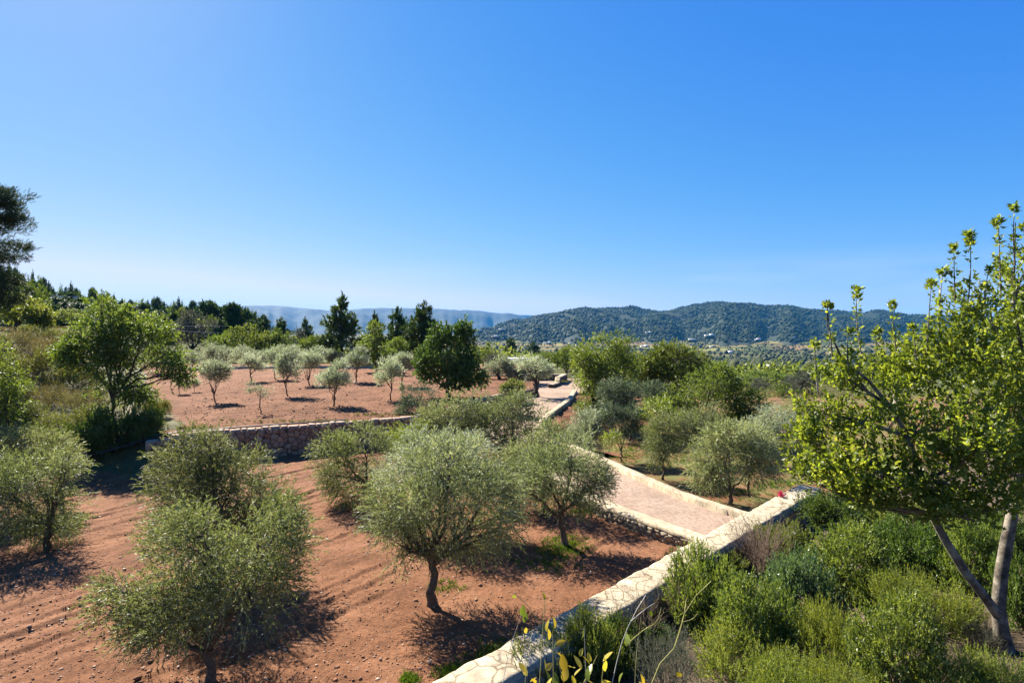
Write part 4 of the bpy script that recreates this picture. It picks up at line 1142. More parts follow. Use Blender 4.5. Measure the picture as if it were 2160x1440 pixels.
# ------------------------------------------------------------------ library trees for the distance (height 1)
def lib_tree(kind, seed):
    rng = np.random.default_rng(seed)
    if kind == 'pine':
        lobes = []
        n_ = 9
        for k in range(n_):
            t = k / (n_ - 1); w = 0.27 * (1 - t) ** .7 + 0.05; a = k * 2.4 + rng.uniform(-.4, .4)
            lobes.append((math.cos(a) * w * .55, math.sin(a) * w * .55, .26 + .66 * t, w * .8, w * .8, .095))
        f = foliage(rng, lobes, 1000, .06, 10, .055, .021, up=.35, out=.6, rnd=.6, clumps=9, sig=.24, mat=M['pine'])
        tp, tr = trunk_line(rng, .85, r=.020, wob=.008); bark = 'bark_dark'; rl = .008
    elif kind == 'stonepine':
        lobes = [(rng.uniform(-.28, .28), rng.uniform(-.28, .28), rng.uniform(.6, .9), rng.uniform(.14, .2), rng.uniform(.14, .2), rng.uniform(.09, .13)) for k in range(9)]
        f = foliage(rng, lobes, 1000, .06, 10, .055, .022, up=.4, out=.6, rnd=.6, clumps=8, sig=.25, mat=M['pine'])
        tp, tr = trunk_line(rng, .55, r=.026, wob=.012); bark = 'bark_dark'; rl = .012
    elif kind in ('broad', 'greybroad'):
        lobes = [(0, 0, .6, .3, .3, .26)] + [(math.cos(k * 1.05) * .3, math.sin(k * 1.05) * .3, rng.uniform(.32, .72), .22, .22, .19) for k in range(6)] + [(0.05, 0, .82, .2, .2, .15)]
        f = foliage(rng, lobes, 1300, .06, 10, .033, .021, up=.25, out=.6, rnd=.6, clumps=9, sig=.26, mat=M['broad' if kind == 'broad' else 'lavender'])
        tp, tr = trunk_line(rng, .35, r=.028, wob=.012); bark = 'bark_dark'; rl = .014
    elif kind == 'olive':
        lobes = [(0, 0, .58, .27, .27, .27)] + [(math.cos(k * 1.26) * .22, math.sin(k * 1.26) * .22, rng.uniform(.34, .72), .19, .19, .2) for k in range(5)] + [(rng.uniform(-.1, .1), 0, .84, .16, .16, .13)]
        f = foliage(rng, lobes, 1150, .095, 11, .035, .011, up=.55, out=.55, rnd=.55, clumps=9, sig=.26, mat=M['olive_silver'])
        tp, tr = trunk_line(rng, .42, r=.026, wob=.01); bark = 'bark_olive'; rl = .012
    elif kind == 'young':
        lobes = [(0, 0, .64, .17, .17, .22)] + [(math.cos(k * 1.57 + .4) * rng.uniform(.07, .16), math.sin(k * 1.57 + .4) * rng.uniform(.07, .16), rng.uniform(.46, .82), rng.uniform(.1, .15), .13, rng.uniform(.12, .17)) for k in range(5)]
        f = foliage(rng, lobes, 900, .11, 11, .034, .0105, up=.6, out=.55, rnd=.55, clumps=9, sig=.26, mat=M['olive_silver'])
        tp, tr = trunk_line(rng, .38, (rng.uniform(-.05, .05), rng.uniform(-.05, .05)), r=.0125, wob=.006, flare=1.2); bark = 'bark_olive'; rl = .007
    ac = branches(rng, tp, tr, lobes, f[1], f[2], rl, None, fork=4 if kind != 'pine' else 6, twigs=kind in ('young', 'olive'), split=False)
    return ac.mesh('trunk', M[bark]), f[0]
LT = {k: [lib_tree(k, 500 + 13 * i + 37 * j) for j in range(n_)] for i, (k, n_) in enumerate([('pine', 3), ('stonepine', 2), ('broad', 3), ('greybroad', 1), ('olive', 3), ('young', 4)])}
_tc = [0]
def lib_put(kind, px, D, ytop, zf, label, name, group=None, wid=None, basey=None, cat='tree'):
    """ytop: photograph row of the top; wid: crown width in pixels"""
    _tc[0] += 1; rng = np.random.default_rng(3000 + _tc[0])
    if basey is not None: b = hit(px, basey, zf)
    else:
        x = (px - 1080) / F * D; b = np.array([x, D, float(zf(np.array([x]), np.array([D]))[0])])
    zt = CAM_Z - (ytop - HOR) / F * b[1]; h = max(1.0, zt - b[2])
    var = LT[kind][_tc[0] % len(LT[kind])]
    sx = h if wid is None else wid / F * b[1] / {'pine': .62, 'stonepine': .85, 'broad': .95, 'greybroad': .95, 'olive': .82, 'young': .52}[kind]
    return put_tree(name, b, var[0], var[1], label, group, rng.uniform(0, 6.28), (sx, sx, h), cat)

# young olives on the upper terrace (base column, base row, top row, crown width, label)
GY = 'young olives on the upper terrace'
for px, by, ty, w, lab in [
        (455, 848, 752, 62, 'young olive with slim bare trunk nearest the wild tree on the upper terrace'),
        (608, 835, 735, 60, 'young olive with tall slim trunk in the middle of the upper terrace'),
        (532, 806, 738, 52, 'young olive behind the flat-topped one, close to the back edging'),
        (703, 857, 764, 74, 'young olive with wide round crown nearest the rubble wall'),
        (652, 811, 738, 58, 'young olive between the tall slim one and the wide round one'),
        (582, 800, 732, 46, 'young olive at the back, left of the middle one'),
        (822, 843, 742, 58, 'young olive at the right of the upper terrace with a tall narrow crown'),
        (750, 806, 734, 58, 'young olive behind the wide round one to its right'),
        (850, 815, 738, 44, 'young olive half hidden behind the tall narrow one at right'),
        (380, 832, 790, 26, 'little sapling under the arching branches of the wild tree'),
        (410, 826, 796, 22, 'little sapling right of the arching branches of the wild tree'),
        (848, 836, 812, 14, 'tiny sapling near the right-hand young olives')]:
    lib_put('young', px, 0, ty - 4, z_up, lab, 'young_olive_tree', GY, w * 1.05, by)
rngq = np.random.default_rng(77)
b = hit(548, 872, z_up); m_ = b[1] / F
lobes = [(-12 * m_, 0, 55 * m_, 14 * m_, .4, 12 * m_), (14 * m_, 0, 44 * m_, 18 * m_, .4, 9 * m_), (0, 0, 46 * m_, 14 * m_, .4, 10 * m_)]
me, CC, CL = foliage(rngq, lobes, 260, .2, 10, .085, .024, up=.2, out=.6, mat=M['olive_silver'])
tp, tr = trunk_line(rngq, 38 * m_, r=.035, flare=1.2)
put_tree('young_olive_tree', b, branches(rngq, tp, tr, lobes, CC, CL, .02, None).mesh('trunk', M['bark_olive']), me, 'stunted young olive with sparse flat crown at the front of the upper terrace', GY)

# silver olives behind the back edging
GS = 'silver olives behind the upper terrace'
ords = ['first', 'second', 'third', 'fourth', 'fifth', 'sixth', 'seventh', 'eighth', 'ninth', 'tenth', 'eleventh']
for k, (px, D, ty, w) in enumerate([(405, 66, 738, 44), (450, 70, 722, 56), (478, 73, 728, 44), (515, 70, 726, 56), (562, 71, 735, 46), (615, 72, 728, 54), (668, 70, 728, 62), (700, 73, 735, 40), (745, 70, 732, 50), (840, 66, 742, 44)]):
    lib_put('olive', px, D, ty, z_up, '%s olive from the left in the silver row behind the back edging' % ords[k], 'silver_olive_tree', GS, w * 1.05)

# pines and broad trees of the middle distance
for kind, px, D, ty, w, lab in [
        ('pine', 720, 74, 626, 84, 'tall dark pine standing alone left of centre'),
        ('pine', 893, 74, 636, 70, 'tall pine at the right of the central pine group'),
        ('pine', 838, 80, 650, 62, 'pine in the middle of the central pine group'),
        ('pine', 792, 82, 664, 56, 'lower pine at the left of the central pine group'),
        ('pine', 868, 77, 668, 62, 'lower dark pine inside the central pine group'),
        ('broad', 765, 76, 700, 60, 'yellow-green round tree right of the lone tall pine'),
        ('broad', 525, 82, 682, 86, 'dark broad tree behind the silver olives, left of the lone pine'),
        ('broad', 582, 84, 692, 84, 'rounded green tree in the thicket left of the lone pine'),
        ('broad', 660, 86, 702, 64, 'low green tree just left of the lone tall pine'),
        ('pine', 645, 108, 674, 46, 'small pine showing above the thicket left of the lone pine'),
        ('pine', 592, 112, 670, 50, 'small pine above the rounded green tree'),
        ('pine', 560, 108, 668, 46, 'small pine at the right end of the hillside wood'),
        ('stonepine', 505, 118, 640, 56, 'round-headed pine ending the hillside skyline on the right'),
        ('stonepine', 455, 120, 636, 60, 'second round-headed pine from the right on the hillside skyline'),
        ('greybroad', 405, 92, 652, 84, 'bare grey-brown tree in front of the hillside wood'),
        ('greybroad', 628, 100, 690, 56, 'leafless grey tree in the thicket behind the silver olives'),
        ('broad', 330, 60, 722, 70, 'green bush behind the arching branches of the wild tree'),
        ('broad', 470, 84, 696, 70, 'yellow-green bush behind the left silver olives'),
        ('broad', 1010, 66, 728, 66, 'green tree behind the dark carob on the terrace'),
        ('greybroad', 1040, 64, 742, 40, 'grey leafless tree beside the old olives'),
        ('broad', 1150, 78, 738, 70, 'green tree behind the thick-trunked old olive'),
        ('broad', 1195, 72, 728, 60, 'green tree between the gate and the tall almond'),
        ('pine', 1078, 210, 712, 40, 'dark pine beyond the gate above the boundary wall'),
        ('pine', 1125, 230, 722, 44, 'second dark pine beyond the gate'),
        ('broad', 700, 80, 722, 40, 'small green tree at the foot of the lone tall pine'),
        ('broad', 900, 60, 722, 54, 'green tree filling the gap under the central pine group'),
        ('broad', 840, 70, 706, 54, 'green tree under the middle of the central pine group'),
        ('broad', 1620, 95, 780, 90, 'green thicket tree at the right edge of the valley view'),
        ('greybroad', 1690, 80, 782, 70, 'grey scrubby tree by the dry field at right'),
        ('broad', 1720, 110, 764, 90, 'green tree behind the tips of the carob at right'),
        ('broad', 1560, 90, 788, 80, 'low green tree behind the spreading almond'),
        ('greybroad', 1660, 70, 800, 50, 'small grey bush in front of the dry field'),
        ('broad', 1800, 90, 770, 100, 'green tree seen through the left side of the carob'),
        ('pine', 2160, 40, 640, 90, 'pine behind the top of the carob at the right edge'),
        ('broad', 1655, 62, 806, 60, 'low green bush on the near edge of the dry field'),
        ('greybroad', 1600, 75, 796, 50, 'grey bush right behind the spreading almond'),
        ('broad', 1345, 60, 740, 70, 'green tree between the tall almond and the dark broad tree')]:
    zf = z_up if (D < 76 and px < 1080) else ((lambda x, y: z_land(x, y) - 0.5) if D > 60 else z_orch)
    lib_put(kind, px, D, ty, zf, lab, {'pine': 'pine_tree', 'stonepine': 'pine_tree', 'broad': 'broadleaf_tree', 'greybroad': 'bare_tree'}[kind], None, w)

# big pine at the left edge
rng = np.random.default_rng(610)
D = 34.0; x = (-40 - 1080) / F * D; b = np.array([x, D, float(z_bank(np.array([x]), np.array([D]))[0])]); m_ = D / F
lobes = []
for px, py, rx, ry in [(15, 415, 45, 22), (0, 440, 55, 20), (35, 465, 42, 16), (-30, 420, 50, 30), (-20, 480, 60, 24), (25, 520, 42, 18), (10, 545, 55, 18), (-30, 540, 60, 30), (-10, 590, 50, 34), (-50, 600, 60, 40), (10, 620, 38, 30), (-60, 480, 60, 40), (-20, 650, 60, 26)]:
    p = at(px, py, D + rng.uniform(-1.2, 1.2)) - b; lobes.append((*p, rx * m_, (rx + ry) * .6 * m_, ry * .72 * m_))
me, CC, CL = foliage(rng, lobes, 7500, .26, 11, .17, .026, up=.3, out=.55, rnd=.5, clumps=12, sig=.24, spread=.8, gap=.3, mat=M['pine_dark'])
tp, tr = trunk_line(rng, 9.0, r=.2, wob=.04, n=10)
put_tree('pine_tree', b, branches(rng, tp, tr, lobes, CC, CL, .06, None, fork=6).mesh('trunk', M['bark_dark']), me, 'tall dark pine cut by the left edge of the picture')

# hillside wood on the left: trees one can tell apart
rng = np.random.default_rng(620)
sky_px = [0, 60, 100, 150, 200, 250, 300, 350, 400, 450, 520, 600]
sky_py = [560, 575, 590, 602, 612, 622, 628, 634, 638, 642, 652, 672]
GH = {'pine': 'pointed pines of the left hillside', 'stonepine': 'round-headed pines of the left hillside', 'broad': 'leafy trees of the left hillside'}
cnt = 0
for row, (D0, D1, dn, n_) in enumerate([(88, 102, 50, 30), (110, 130, 26, 34), (140, 165, 12, 38), (170, 200, 0, 42)]):
    for k in range(n_):
        px = -60 + (k + rng.uniform(.1, .9)) / n_ * 620; D = rng.uniform(D0, D1)
        ty = np.interp(px, sky_px, sky_py) + dn + rng.uniform(-5, 9)
        if row == 0 and (340 < px or rng.uniform() < .3): continue
        kind = rng.choice(['pine', 'pine', 'stonepine', 'broad'])
        lib_put(kind, px, D, ty, z_land, {'pine': 'pointed pine in the dark wood covering the left hillside', 'stonepine': 'round-headed pine in the dark wood covering the left hillside', 'broad': 'leafy broad tree in the dark wood covering the left hillside'}[kind], 'hillside_tree', GH[kind], rng.uniform(34, 58) * 110 / D)
# nearer dark broad trees behind the old carobs
for px, D, ty, w, lab in [(60, 62, 590, 70, 'dark tree beside the foot of the left edge pine'), (25, 58, 610, 70, 'dark shaded tree behind the leaning old carob'), (150, 70, 650, 60, 'grey-green tree behind the top of the wild tree')]:
    lib_put('broad', px, D, ty, lambda x, y: z_bank(x, y) if np.all(y < 79) else z_land(x, y), lab, 'broadleaf_tree', None, w)

# thicket filling the middle distance
rng = np.random.default_rng(630)
C = []
for k in range(900):
    px = rng.uniform(300, 1900); D = np.exp(rng.uniform(np.log(95), np.log(330)))
    x = (px - 1080) / F * D; C.append((x, D, float(z_land(np.array([x]), np.array([D]))[0])))
C = np.array(C); S = rng.uniform(1.2, 3.0, len(C))
lob = np.column_stack([C[:, 0], C[:, 1], C[:, 2] + S * .7, S, S, S * .8])
th = foliage(rng, lob, 14000, .5, 4, .8, .5, up=.3, out=.7, rnd=.6, clumps=7, sig=.25, gap=0.0, mat=M['lentisk'], name='thicket')[0]
tag(link('thicket', th), 'green scrub thicket on the slope falling to the valley', kind='stuff')

# ------------------------------------------------------------------ garden shrubs at lower right
GG = 'shrubs in the garden below the wall'
for a in [('lentisk', 1470, 1320, 85, 165, 'olive-green shrub spilling over the middle of the cream wall'),
          ('lentisk', 1430, 1250, 45, 90, 'small leafy shrub touching the wall top left of the big overhanging one'),
          ('lentisk_blue', 1690, 1330, 95, 170, 'round blue-green shrub in the middle of the garden'),
          ('lentisk', 1790, 1255, 105, 150, 'brownish green shrub behind the blue-green one'),
          ('dark', 1770, 1130, 85, 105, 'dark green shrub beside the far end of the wall'),
          ('dark', 1925, 1220, 85, 140, 'dark shrub in the shade of the carob left limb'),
          ('lentisk', 1585, 1400, 110, 180, 'olive-brown mounded shrub right of the exposed wall face'),
          ('rosemary', 1580, 1460, 135, 150, 'bright feathery rosemary at the bottom right of centre'),
          ('rosemary', 1735, 1400, 90, 160, 'rosemary with upright sprays between the blue-green shrub and round lentisk'),
          ('lentisk', 1895, 1460, 115, 205, 'largest rounded lentisk mound in front of the carob trunk'),
          ('rosemary', 1960, 1330, 110, 150, 'rosemary spreading behind the largest lentisk mound'),
          ('rosemary', 1850, 1275, 85, 100, 'rosemary sprays in front of the shaded dark shrub'),
          ('lentisk', 2050, 1250, 75, 160, 'golden green shrub between the two carob stems'),
          ('dark', 2165, 1330, 70, 190, 'dark shrub at the right edge behind the carob trunk'),
          ('rosemary', 2120, 1480, 110, 130, 'rosemary at the bottom right corner'),
          ('lavender', 1410, 1460, 85, 130, 'grey lavender clump at the bottom below the exposed wall face'),
          ('lavender', 1745, 1330, 40, 50, 'small grey lavender at the shaded foot of the blue-green shrub'),
          ('lavender', 2075, 1370, 45, 55, 'small grey lavender at the foot of the carob'),
          ('rosemary', 1660, 1500, 110, 130, 'rosemary on the bottom edge right of the bright feathery one'),
          ('dark', 1640, 1340, 60, 90, 'dark gap-filling shrub left of the blue-green one'),
          ('rosemary', 1790, 1500, 100, 130, 'rosemary on the bottom edge left of the largest lentisk mound'),
          ('rosemary', 2020, 1500, 110, 120, 'rosemary on the bottom edge right of the largest lentisk mound'),
          ('lentisk', 1640, 1180, 70, 90, 'green shrub below the dry twigs at the wall'),
          ('lentisk', 1860, 1130, 80, 90, 'green shrub under the lowest carob leaves'),
          ('lentisk', 2000, 1140, 90, 100, 'green shrub behind the carob left limb'),
          ('dark', 2130, 1180, 70, 110, 'dark green shrub behind the upright carob stem'),
          ('lentisk', 1290, 1420, 60, 90, 'low leafy shrub at the foot of the wall near the bottom'),
          ('dark', 1370, 1370, 55, 60, 'low dark shrub under the exposed wall face'),
          ('lentisk', 1530, 1230, 50, 75, 'leafy shrub at the wall just below the dry twigs'),
          ('lentisk', 1180, 1470, 70, 80, 'low green shrub at the bottom edge right of the wall'),
          ('lentisk', 1235, 1440, 66, 150, 'leafy shrub hiding the shaded wall face near the bottom'),
          ('lentisk', 1125, 1490, 72, 150, 'leafy shrub at the bottom edge against the wall'),
          ('lentisk', 1185, 1450, 56, 140, 'middle one of the leafy shrubs hiding the shaded wall face'),
          ('dark', 1300, 1400, 52, 110, 'dark leafy shrub against the wall left of the exposed face')]:
    bush(*a, z_gard, GG)

# bare twiggy shrubs
def twiggy(b, r, h, n, seed, mat, thick=0.006, leaves=None, spread=1.0):
    rng = np.random.default_rng(seed); ac = Acc(); tips = []
    for k in range(n):
        a = rng.uniform(0, 6.28); q = np.array([math.cos(a) * r * rng.uniform(.2, 1) * spread, math.sin(a) * r * rng.uniform(.2, 1) * spread, h * rng.uniform(.55, 1.0)])
        p = curve_pts((rng.normal() * .1 * r, rng.normal() * .1 * r, -.05), q, 6, rng, .12, .05)
        ac.tube(p, np.linspace(thick, thick * .35, 6), 3)
        for t in range(2):
            s_ = p[rng.integers(2, 6)]; e_ = s_ + (unit(q) * .6 + rng.normal(size=3) * .45) * h * .3
            ac.tube(curve_pts(s_, e_, 4, rng, .1), np.linspace(thick * .5, thick * .25, 4), 3); tips.append(e_); tips.append((s_ + e_) / 2)
    return ac.mesh('twigs', M[mat], False), np.array(tips)
def twiggy_put(px, py, rpx, hpx, n, seed, mat, label, name='dry_shrub', zf=z_gard, leaves=0, lmat='almond', thick=.006, L=.03):
    b = hit(px, py, zf); m = b[1] / F
    me, tips = twiggy(b, rpx * m, hpx * m, n, seed, mat, thick)
    e = link(name, None, None, b); link('twigs', me, e)
    if leaves:
        rng = np.random.default_rng(seed + 1)
        P = tips[rng.integers(0, len(tips), leaves)] + rng.normal(size=(leaves, 3)) * .03
        V, Q, r = leaf_geo(rng, P, unit(rng.normal(size=(leaves, 3)) + np.array([0, 0, .6])), L, L * .45)
        link('foliage', mesh_np('foliage', V, Q, mat=M[lmat], rnd=r), e)
    tag(e, label, 'shrub')
twiggy_put(1610, 1215, 75, 130, 120, 701, 'twig', 'bare brown twiggy shrub against the wall near its far end', leaves=60, lmat='scrub')
twiggy_put(1560, 1200, 50, 105, 60, 702, 'twig', 'smaller bare twig clump left of the brown twiggy shrub', leaves=60, lmat='scrub')
twiggy_put(1240, 1400, 85, 120, 90, 703, 'twig', 'thin stemmed shrub with tiny lime leaves before the wall', leaves=500, lmat='yelgreen', name='thin_shrub')
twiggy_put(1340, 1370, 70, 120, 80, 704, 'twig', 'dark twiggy shrub right of the tiny-leaved one', leaves=420, lmat='yelgreen', name='thin_shrub')
twiggy_put(1120, 1450, 80, 110, 80, 705, 'twig', 'twiggy shrub lowest on the wall near the bottom edge', leaves=420, lmat='yelgreen', name='thin_shrub')
twiggy_put(1440, 1330, 60, 140, 60, 706, 'twig', 'leafy twigs rising in front of the overhanging shrub', leaves=700, lmat='yelgreen', name='thin_shrub')

# ------------------------------------------------------------------ the carob at the right
rng = np.random.default_rng(720)
b = hit(2120, 1375, z_gard); D0 = b[1]; m_ = D0 / F
def rel(px, py, dy=0.0): return at(px, py, D0 + dy) - b
ac = Acc()
main = np.array([rel(2122, 1385), rel(2112, 1330), rel(2106, 1280), rel(2112, 1210, .05), rel(2124, 1140, .1), rel(2138, 1070, .1), rel(2152, 1000, .1), rel(2150, 900, .1), rel(2162, 780, .15), rel(2138, 640, .1), rel(2142, 470, .1)])
ac.tube(main, np.array([.15, .108, .10, .088, .085, .076, .062, .046, .032, .018, .007]), 10)
limb = np.array([rel(2108, 1300), rel(2075, 1255, -.1), rel(2035, 1205, -.2), rel(1995, 1140, -.25), rel(1965, 1085, -.3), rel(1945, 1010, -.3), rel(1915, 920, -.3), rel(1880, 860, -.2), rel(1830, 800, -.1), rel(1780, 765, 0), rel(1745, 690, 0), rel(1745, 640, 0)])
ac.tube(limb, np.array([.085, .07, .064, .058, .052, .045, .038, .031, .024, .018, .010, .006]), 8)
LB = [(1950, 900, 120, 90, -.3), (2080, 880, 110, 110, .2), (1830, 890, 95, 80, 0), (1760, 960, 62, 62, .3), (1850, 1000, 110, 52, -.6), (2000, 1020, 120, 48, -.7), (2130, 1000, 80, 80, -.5), (2130, 740, 75, 100, .3), (2040, 760, 70, 85, -.2), (1950, 780, 70, 60, .2), (1880, 810, 60, 55, .4), (2150, 600, 42, 75, .2), (2045, 650, 42, 55, 0), (1730, 870, 42, 50, .2), (1790, 800, 42, 42, 0), (2200, 850, 90, 140, .2), (1740, 1000, 50, 34, .2), (2060, 950, 80, 60, -1.0), (1705, 930, 40, 55, .2), (1695, 1000, 34, 34, .2), (1975, 1085, 36, 26, -.8), (1790, 1040, 50, 28, -.3), (1880, 1062, 40, 26, -.5), (2090, 1075, 40, 34, -.8), (2040, 1090, 26, 20, -.9), (2230, 700, 60, 100, .2)]
lobes = [(*rel(p_, q_, dy), rx_ * m_, (rx_ + ry_) / 2 * m_, ry_ * m_) for p_, q_, rx_, ry_, dy in LB]
V1, Q1, r1, CC, CL, B1, D1 = foliage(rng, lobes, 5300, .20, 8, .074, .046, up=.75, out=.4, rnd=.5, clumps=13, sig=.26, spread=.95, oval=True, upn=.2, lim=1.35, gap=.2, raw=True)
joints = np.vstack([main[3:], limb[4:]])
for k in range(len(lobes)):
    c = np.array(lobes[k][:3]); j0 = joints[np.argmin(np.linalg.norm(joints - c, axis=1) + (joints[:, 2] > c[2]) * 1.0)]
    p = curve_pts(j0, c, 7, rng, .08, -.05); ac.tube(p, np.linspace(.034, .014, 7), 6)
    for q in CC[CL == k]:
        s_ = p[rng.integers(2, 7)]; ac.tube(curve_pts(s_, q, 5, rng, .1, .05), np.linspace(.012, .004, 5), 4)
# upright shoots with tufts of leaves against the sky
PS, DS = [B1], [D1]
for px, y0, y1, dy in [(1808, 760, 604, 0), (1745, 760, 634, 0), (1880, 740, 632, .1), (1965, 740, 588, -.1), (2045, 700, 484, 0), (2012, 640, 512, .1), (2140, 560, 428, 0), (2105, 620, 455, .1), (1718, 830, 716, 0), (1850, 800, 690, .1), (2160, 600, 470, -.2), (1990, 700, 560, .2), (2085, 640, 560, -.2), (1925, 760, 680, -.2), (1790, 780, 690, -.2)]:
    p0, p1 = rel(px + rng.uniform(-14, 14), y0, dy), rel(px, y1 + 8, dy)
    p = curve_pts(p0, p1, 8, rng, .04); ac.tube(p, np.linspace(.013, .004, 8), 5)
    nn = int((y0 - y1) * 0.85)
    t = rng.uniform(.1, .95, nn)
    hs = rng.uniform(.2, .8, 2)
    g_ = rng.uniform(size=nn)
    t = np.where(g_ < .5, 1.0 - np.abs(rng.normal(size=nn)) * .07, np.where(g_ < .8, hs[rng.integers(0, 2, nn)] + rng.normal(size=nn) * .05, t))
    t = np.clip(t, 0, 1.0)
    idx = t * 7; i0 = np.clip(idx.astype(int), 0, 6); f_ = (idx - i0)[:, None]
    P = p[i0] * (1 - f_) + p[i0 + 1] * f_
    d = rng.normal(size=(nn, 3)); d[:, 2] = np.abs(d[:, 2]) * .6 + .35; d = unit(d)
    PS.append(P + d * rng.uniform(.01, .06, (nn, 1))); DS.append(d)
P = np.concatenate(PS); Dd = np.concatenate(DS)
# the 300 nearest leaves are leaves of their own, the rest one mass
dist = np.linalg.norm(P + b - np.array([0, 0, CAM_Z]), axis=1)
vis = (P[:, 0] + b[0]) / (P[:, 1] + b[1]) * F + 1080
order = np.argsort(dist + (vis > 2155) * 50); near_i = order[:300]; rest_i = order[300:]
e = link('carob_tree', None, None, b)
tag(e, 'large carob tree with two pale stems and glossy leaves at the right', 'tree')
link('trunk', ac.mesh('trunk', M['bark_pale']), e)
V, Q, r = leaf_geo(rng, P[rest_i[:11000]], Dd[rest_i[:11000]], .066, .040, True, .2)
V2, Q2, r2 = leaf_geo(rng, P[rest_i[11000:]], Dd[rest_i[11000:]], .072, .050, False, .2)
link('crown', mesh_np('crown', np.vstack([V, V2]), Q, Q2 + len(V), mat=M['carob'], rnd=np.concatenate([r, r2])), e)['kind'] = 'stuff'
leaf_vars = []
for k in range(6):
    V, Q, r = leaf_geo(np.random.default_rng(k + 5), np.zeros((1, 3)), np.array([[1.0, 0, 0]]), .066, .040, True, 5.0)
    leaf_vars.append(mesh_np('leaf', V, Q, mat=M['carob'], rnd=r))
for k, i_ in enumerate(near_i):
    o = link('leaf', leaf_vars[k % 6], e, P[i_]); o.rotation_mode = 'QUATERNION'
    q = Vector(Dd[i_]).to_track_quat('X', 'Z'); from_ax = Vector((1, 0, 0))
    from mathutils import Quaternion
    o.rotation_quaternion = q @ Quaternion(from_ax, float(rng.uniform(-.9, .9)))

# ------------------------------------------------------------------ yellow-leaved plant close to the camera
rng = np.random.default_rng(730)
D0 = 3.1
b = np.array([(1180 - 1080) / F * D0, D0, float(z_gard(np.array([.3]), np.array([D0]))[0])])
e = link('yellow_leaved_plant', None, None, b)
tag(e, 'plant with large yellow leaves and bare stems at the bottom centre, close up', 'plant')
def rel(px, py, dy=0.0): return at(px, py, D0 + dy) - b
stems = [  # pixel polylines
    ([(1130, 1700), (1135, 1500), (1142, 1380), (1150, 1250)], 'twig_yellow', .0035),
    ([(1170, 1700), (1168, 1480), (1166, 1330)], 'twig_yellow', .0035),
    ([(1230, 1720), (1190, 1440), (1130, 1300), (1085, 1250)], 'twig_yellow', .0035),
    ([(1240, 1700), (1300, 1400), (1330, 1310), (1362, 1255)], 'twig_pale', .004),
    ([(1330, 1310), (1360, 1285), (1382, 1270)], 'twig_pale', .0025),
    ([(1360, 1700), (1375, 1440), (1420, 1370), (1450, 1280), (1500, 1225)], 'twig_yellow', .0045),
    ([(1425, 1360), (1440, 1310), (1448, 1260)], 'twig_yellow', .003),
    ([(1436, 1312), (1460, 1305), (1472, 1292)], 'twig_yellow', .003),
    ([(1320, 1360), (1355, 1330), (1385, 1310), (1395, 1280)], 'twig_yellow', .003),
    ([(1060, 1440), (1075, 1370), (1100, 1295)], 'twig_pale', .002),
    ([(1240, 1600), (1235, 1400), (1232, 1320)], 'twig_pale', .0025),
    ([(1200, 1700), (1220, 1480), (1260, 1380)], 'twig_yellow', .0035),
    ([(1340, 1600), (1340, 1420), (1352, 1300)], 'twig_yellow', .002),
    ([(1250, 1650), (1265, 1480), (1275, 1380)], 'twig_yellow', .003),
    ([(1100, 1700), (1105, 1480), (1112, 1400)], 'twig_yellow', .003)]
for pp, mt, th in stems:
    P3 = np.array([rel(x, y, .08 * math.sin(x * .13) + rng.uniform(-.02, .02)) for x, y in pp])
    q, _ = resample(P3, np.linalg.norm(P3[-1] - P3[0]) / 12 + .005)
    a2 = Acc(); a2.tube(q, np.linspace(th, th * .45, len(q)), 5); link('stem', a2.mesh('stem', M[mt]), e)
lv = []
for k in range(5):
    r_ = np.random.default_rng(k + 60)
    nseg = 6; t = np.linspace(0, 1, nseg + 1); w = np.sin(np.pi * t ** .8) ** .8 * .5 * .52; w[0] = .02; w[-1] = .004
    bend = -.25 * t ** 2 * r_.uniform(-.6, 1.2)
    V = []; 
    for a_, ww, bz in zip(t, w, bend): V += [(a_, ww, bz + ww * .25), (a_, 0, bz), (a_, -ww, bz + ww * .25)]
    Q = []
    for a_ in range(nseg): Q += [[a_ * 3, a_ * 3 + 1, a_ * 3 + 4, a_ * 3 + 3], [a_ * 3 + 1, a_ * 3 + 2, a_ * 3 + 5, a_ * 3 + 4]]
    for mt in ('yellow', 'yelgreen'):
        lv.append(mesh_np('leaf', np.array(V) * .085, Q, mat=M[mt], rnd=np.full(len(Q), r_.uniform()), smooth_shade=True))
ylv, glv = lv[0::2], lv[1::2]
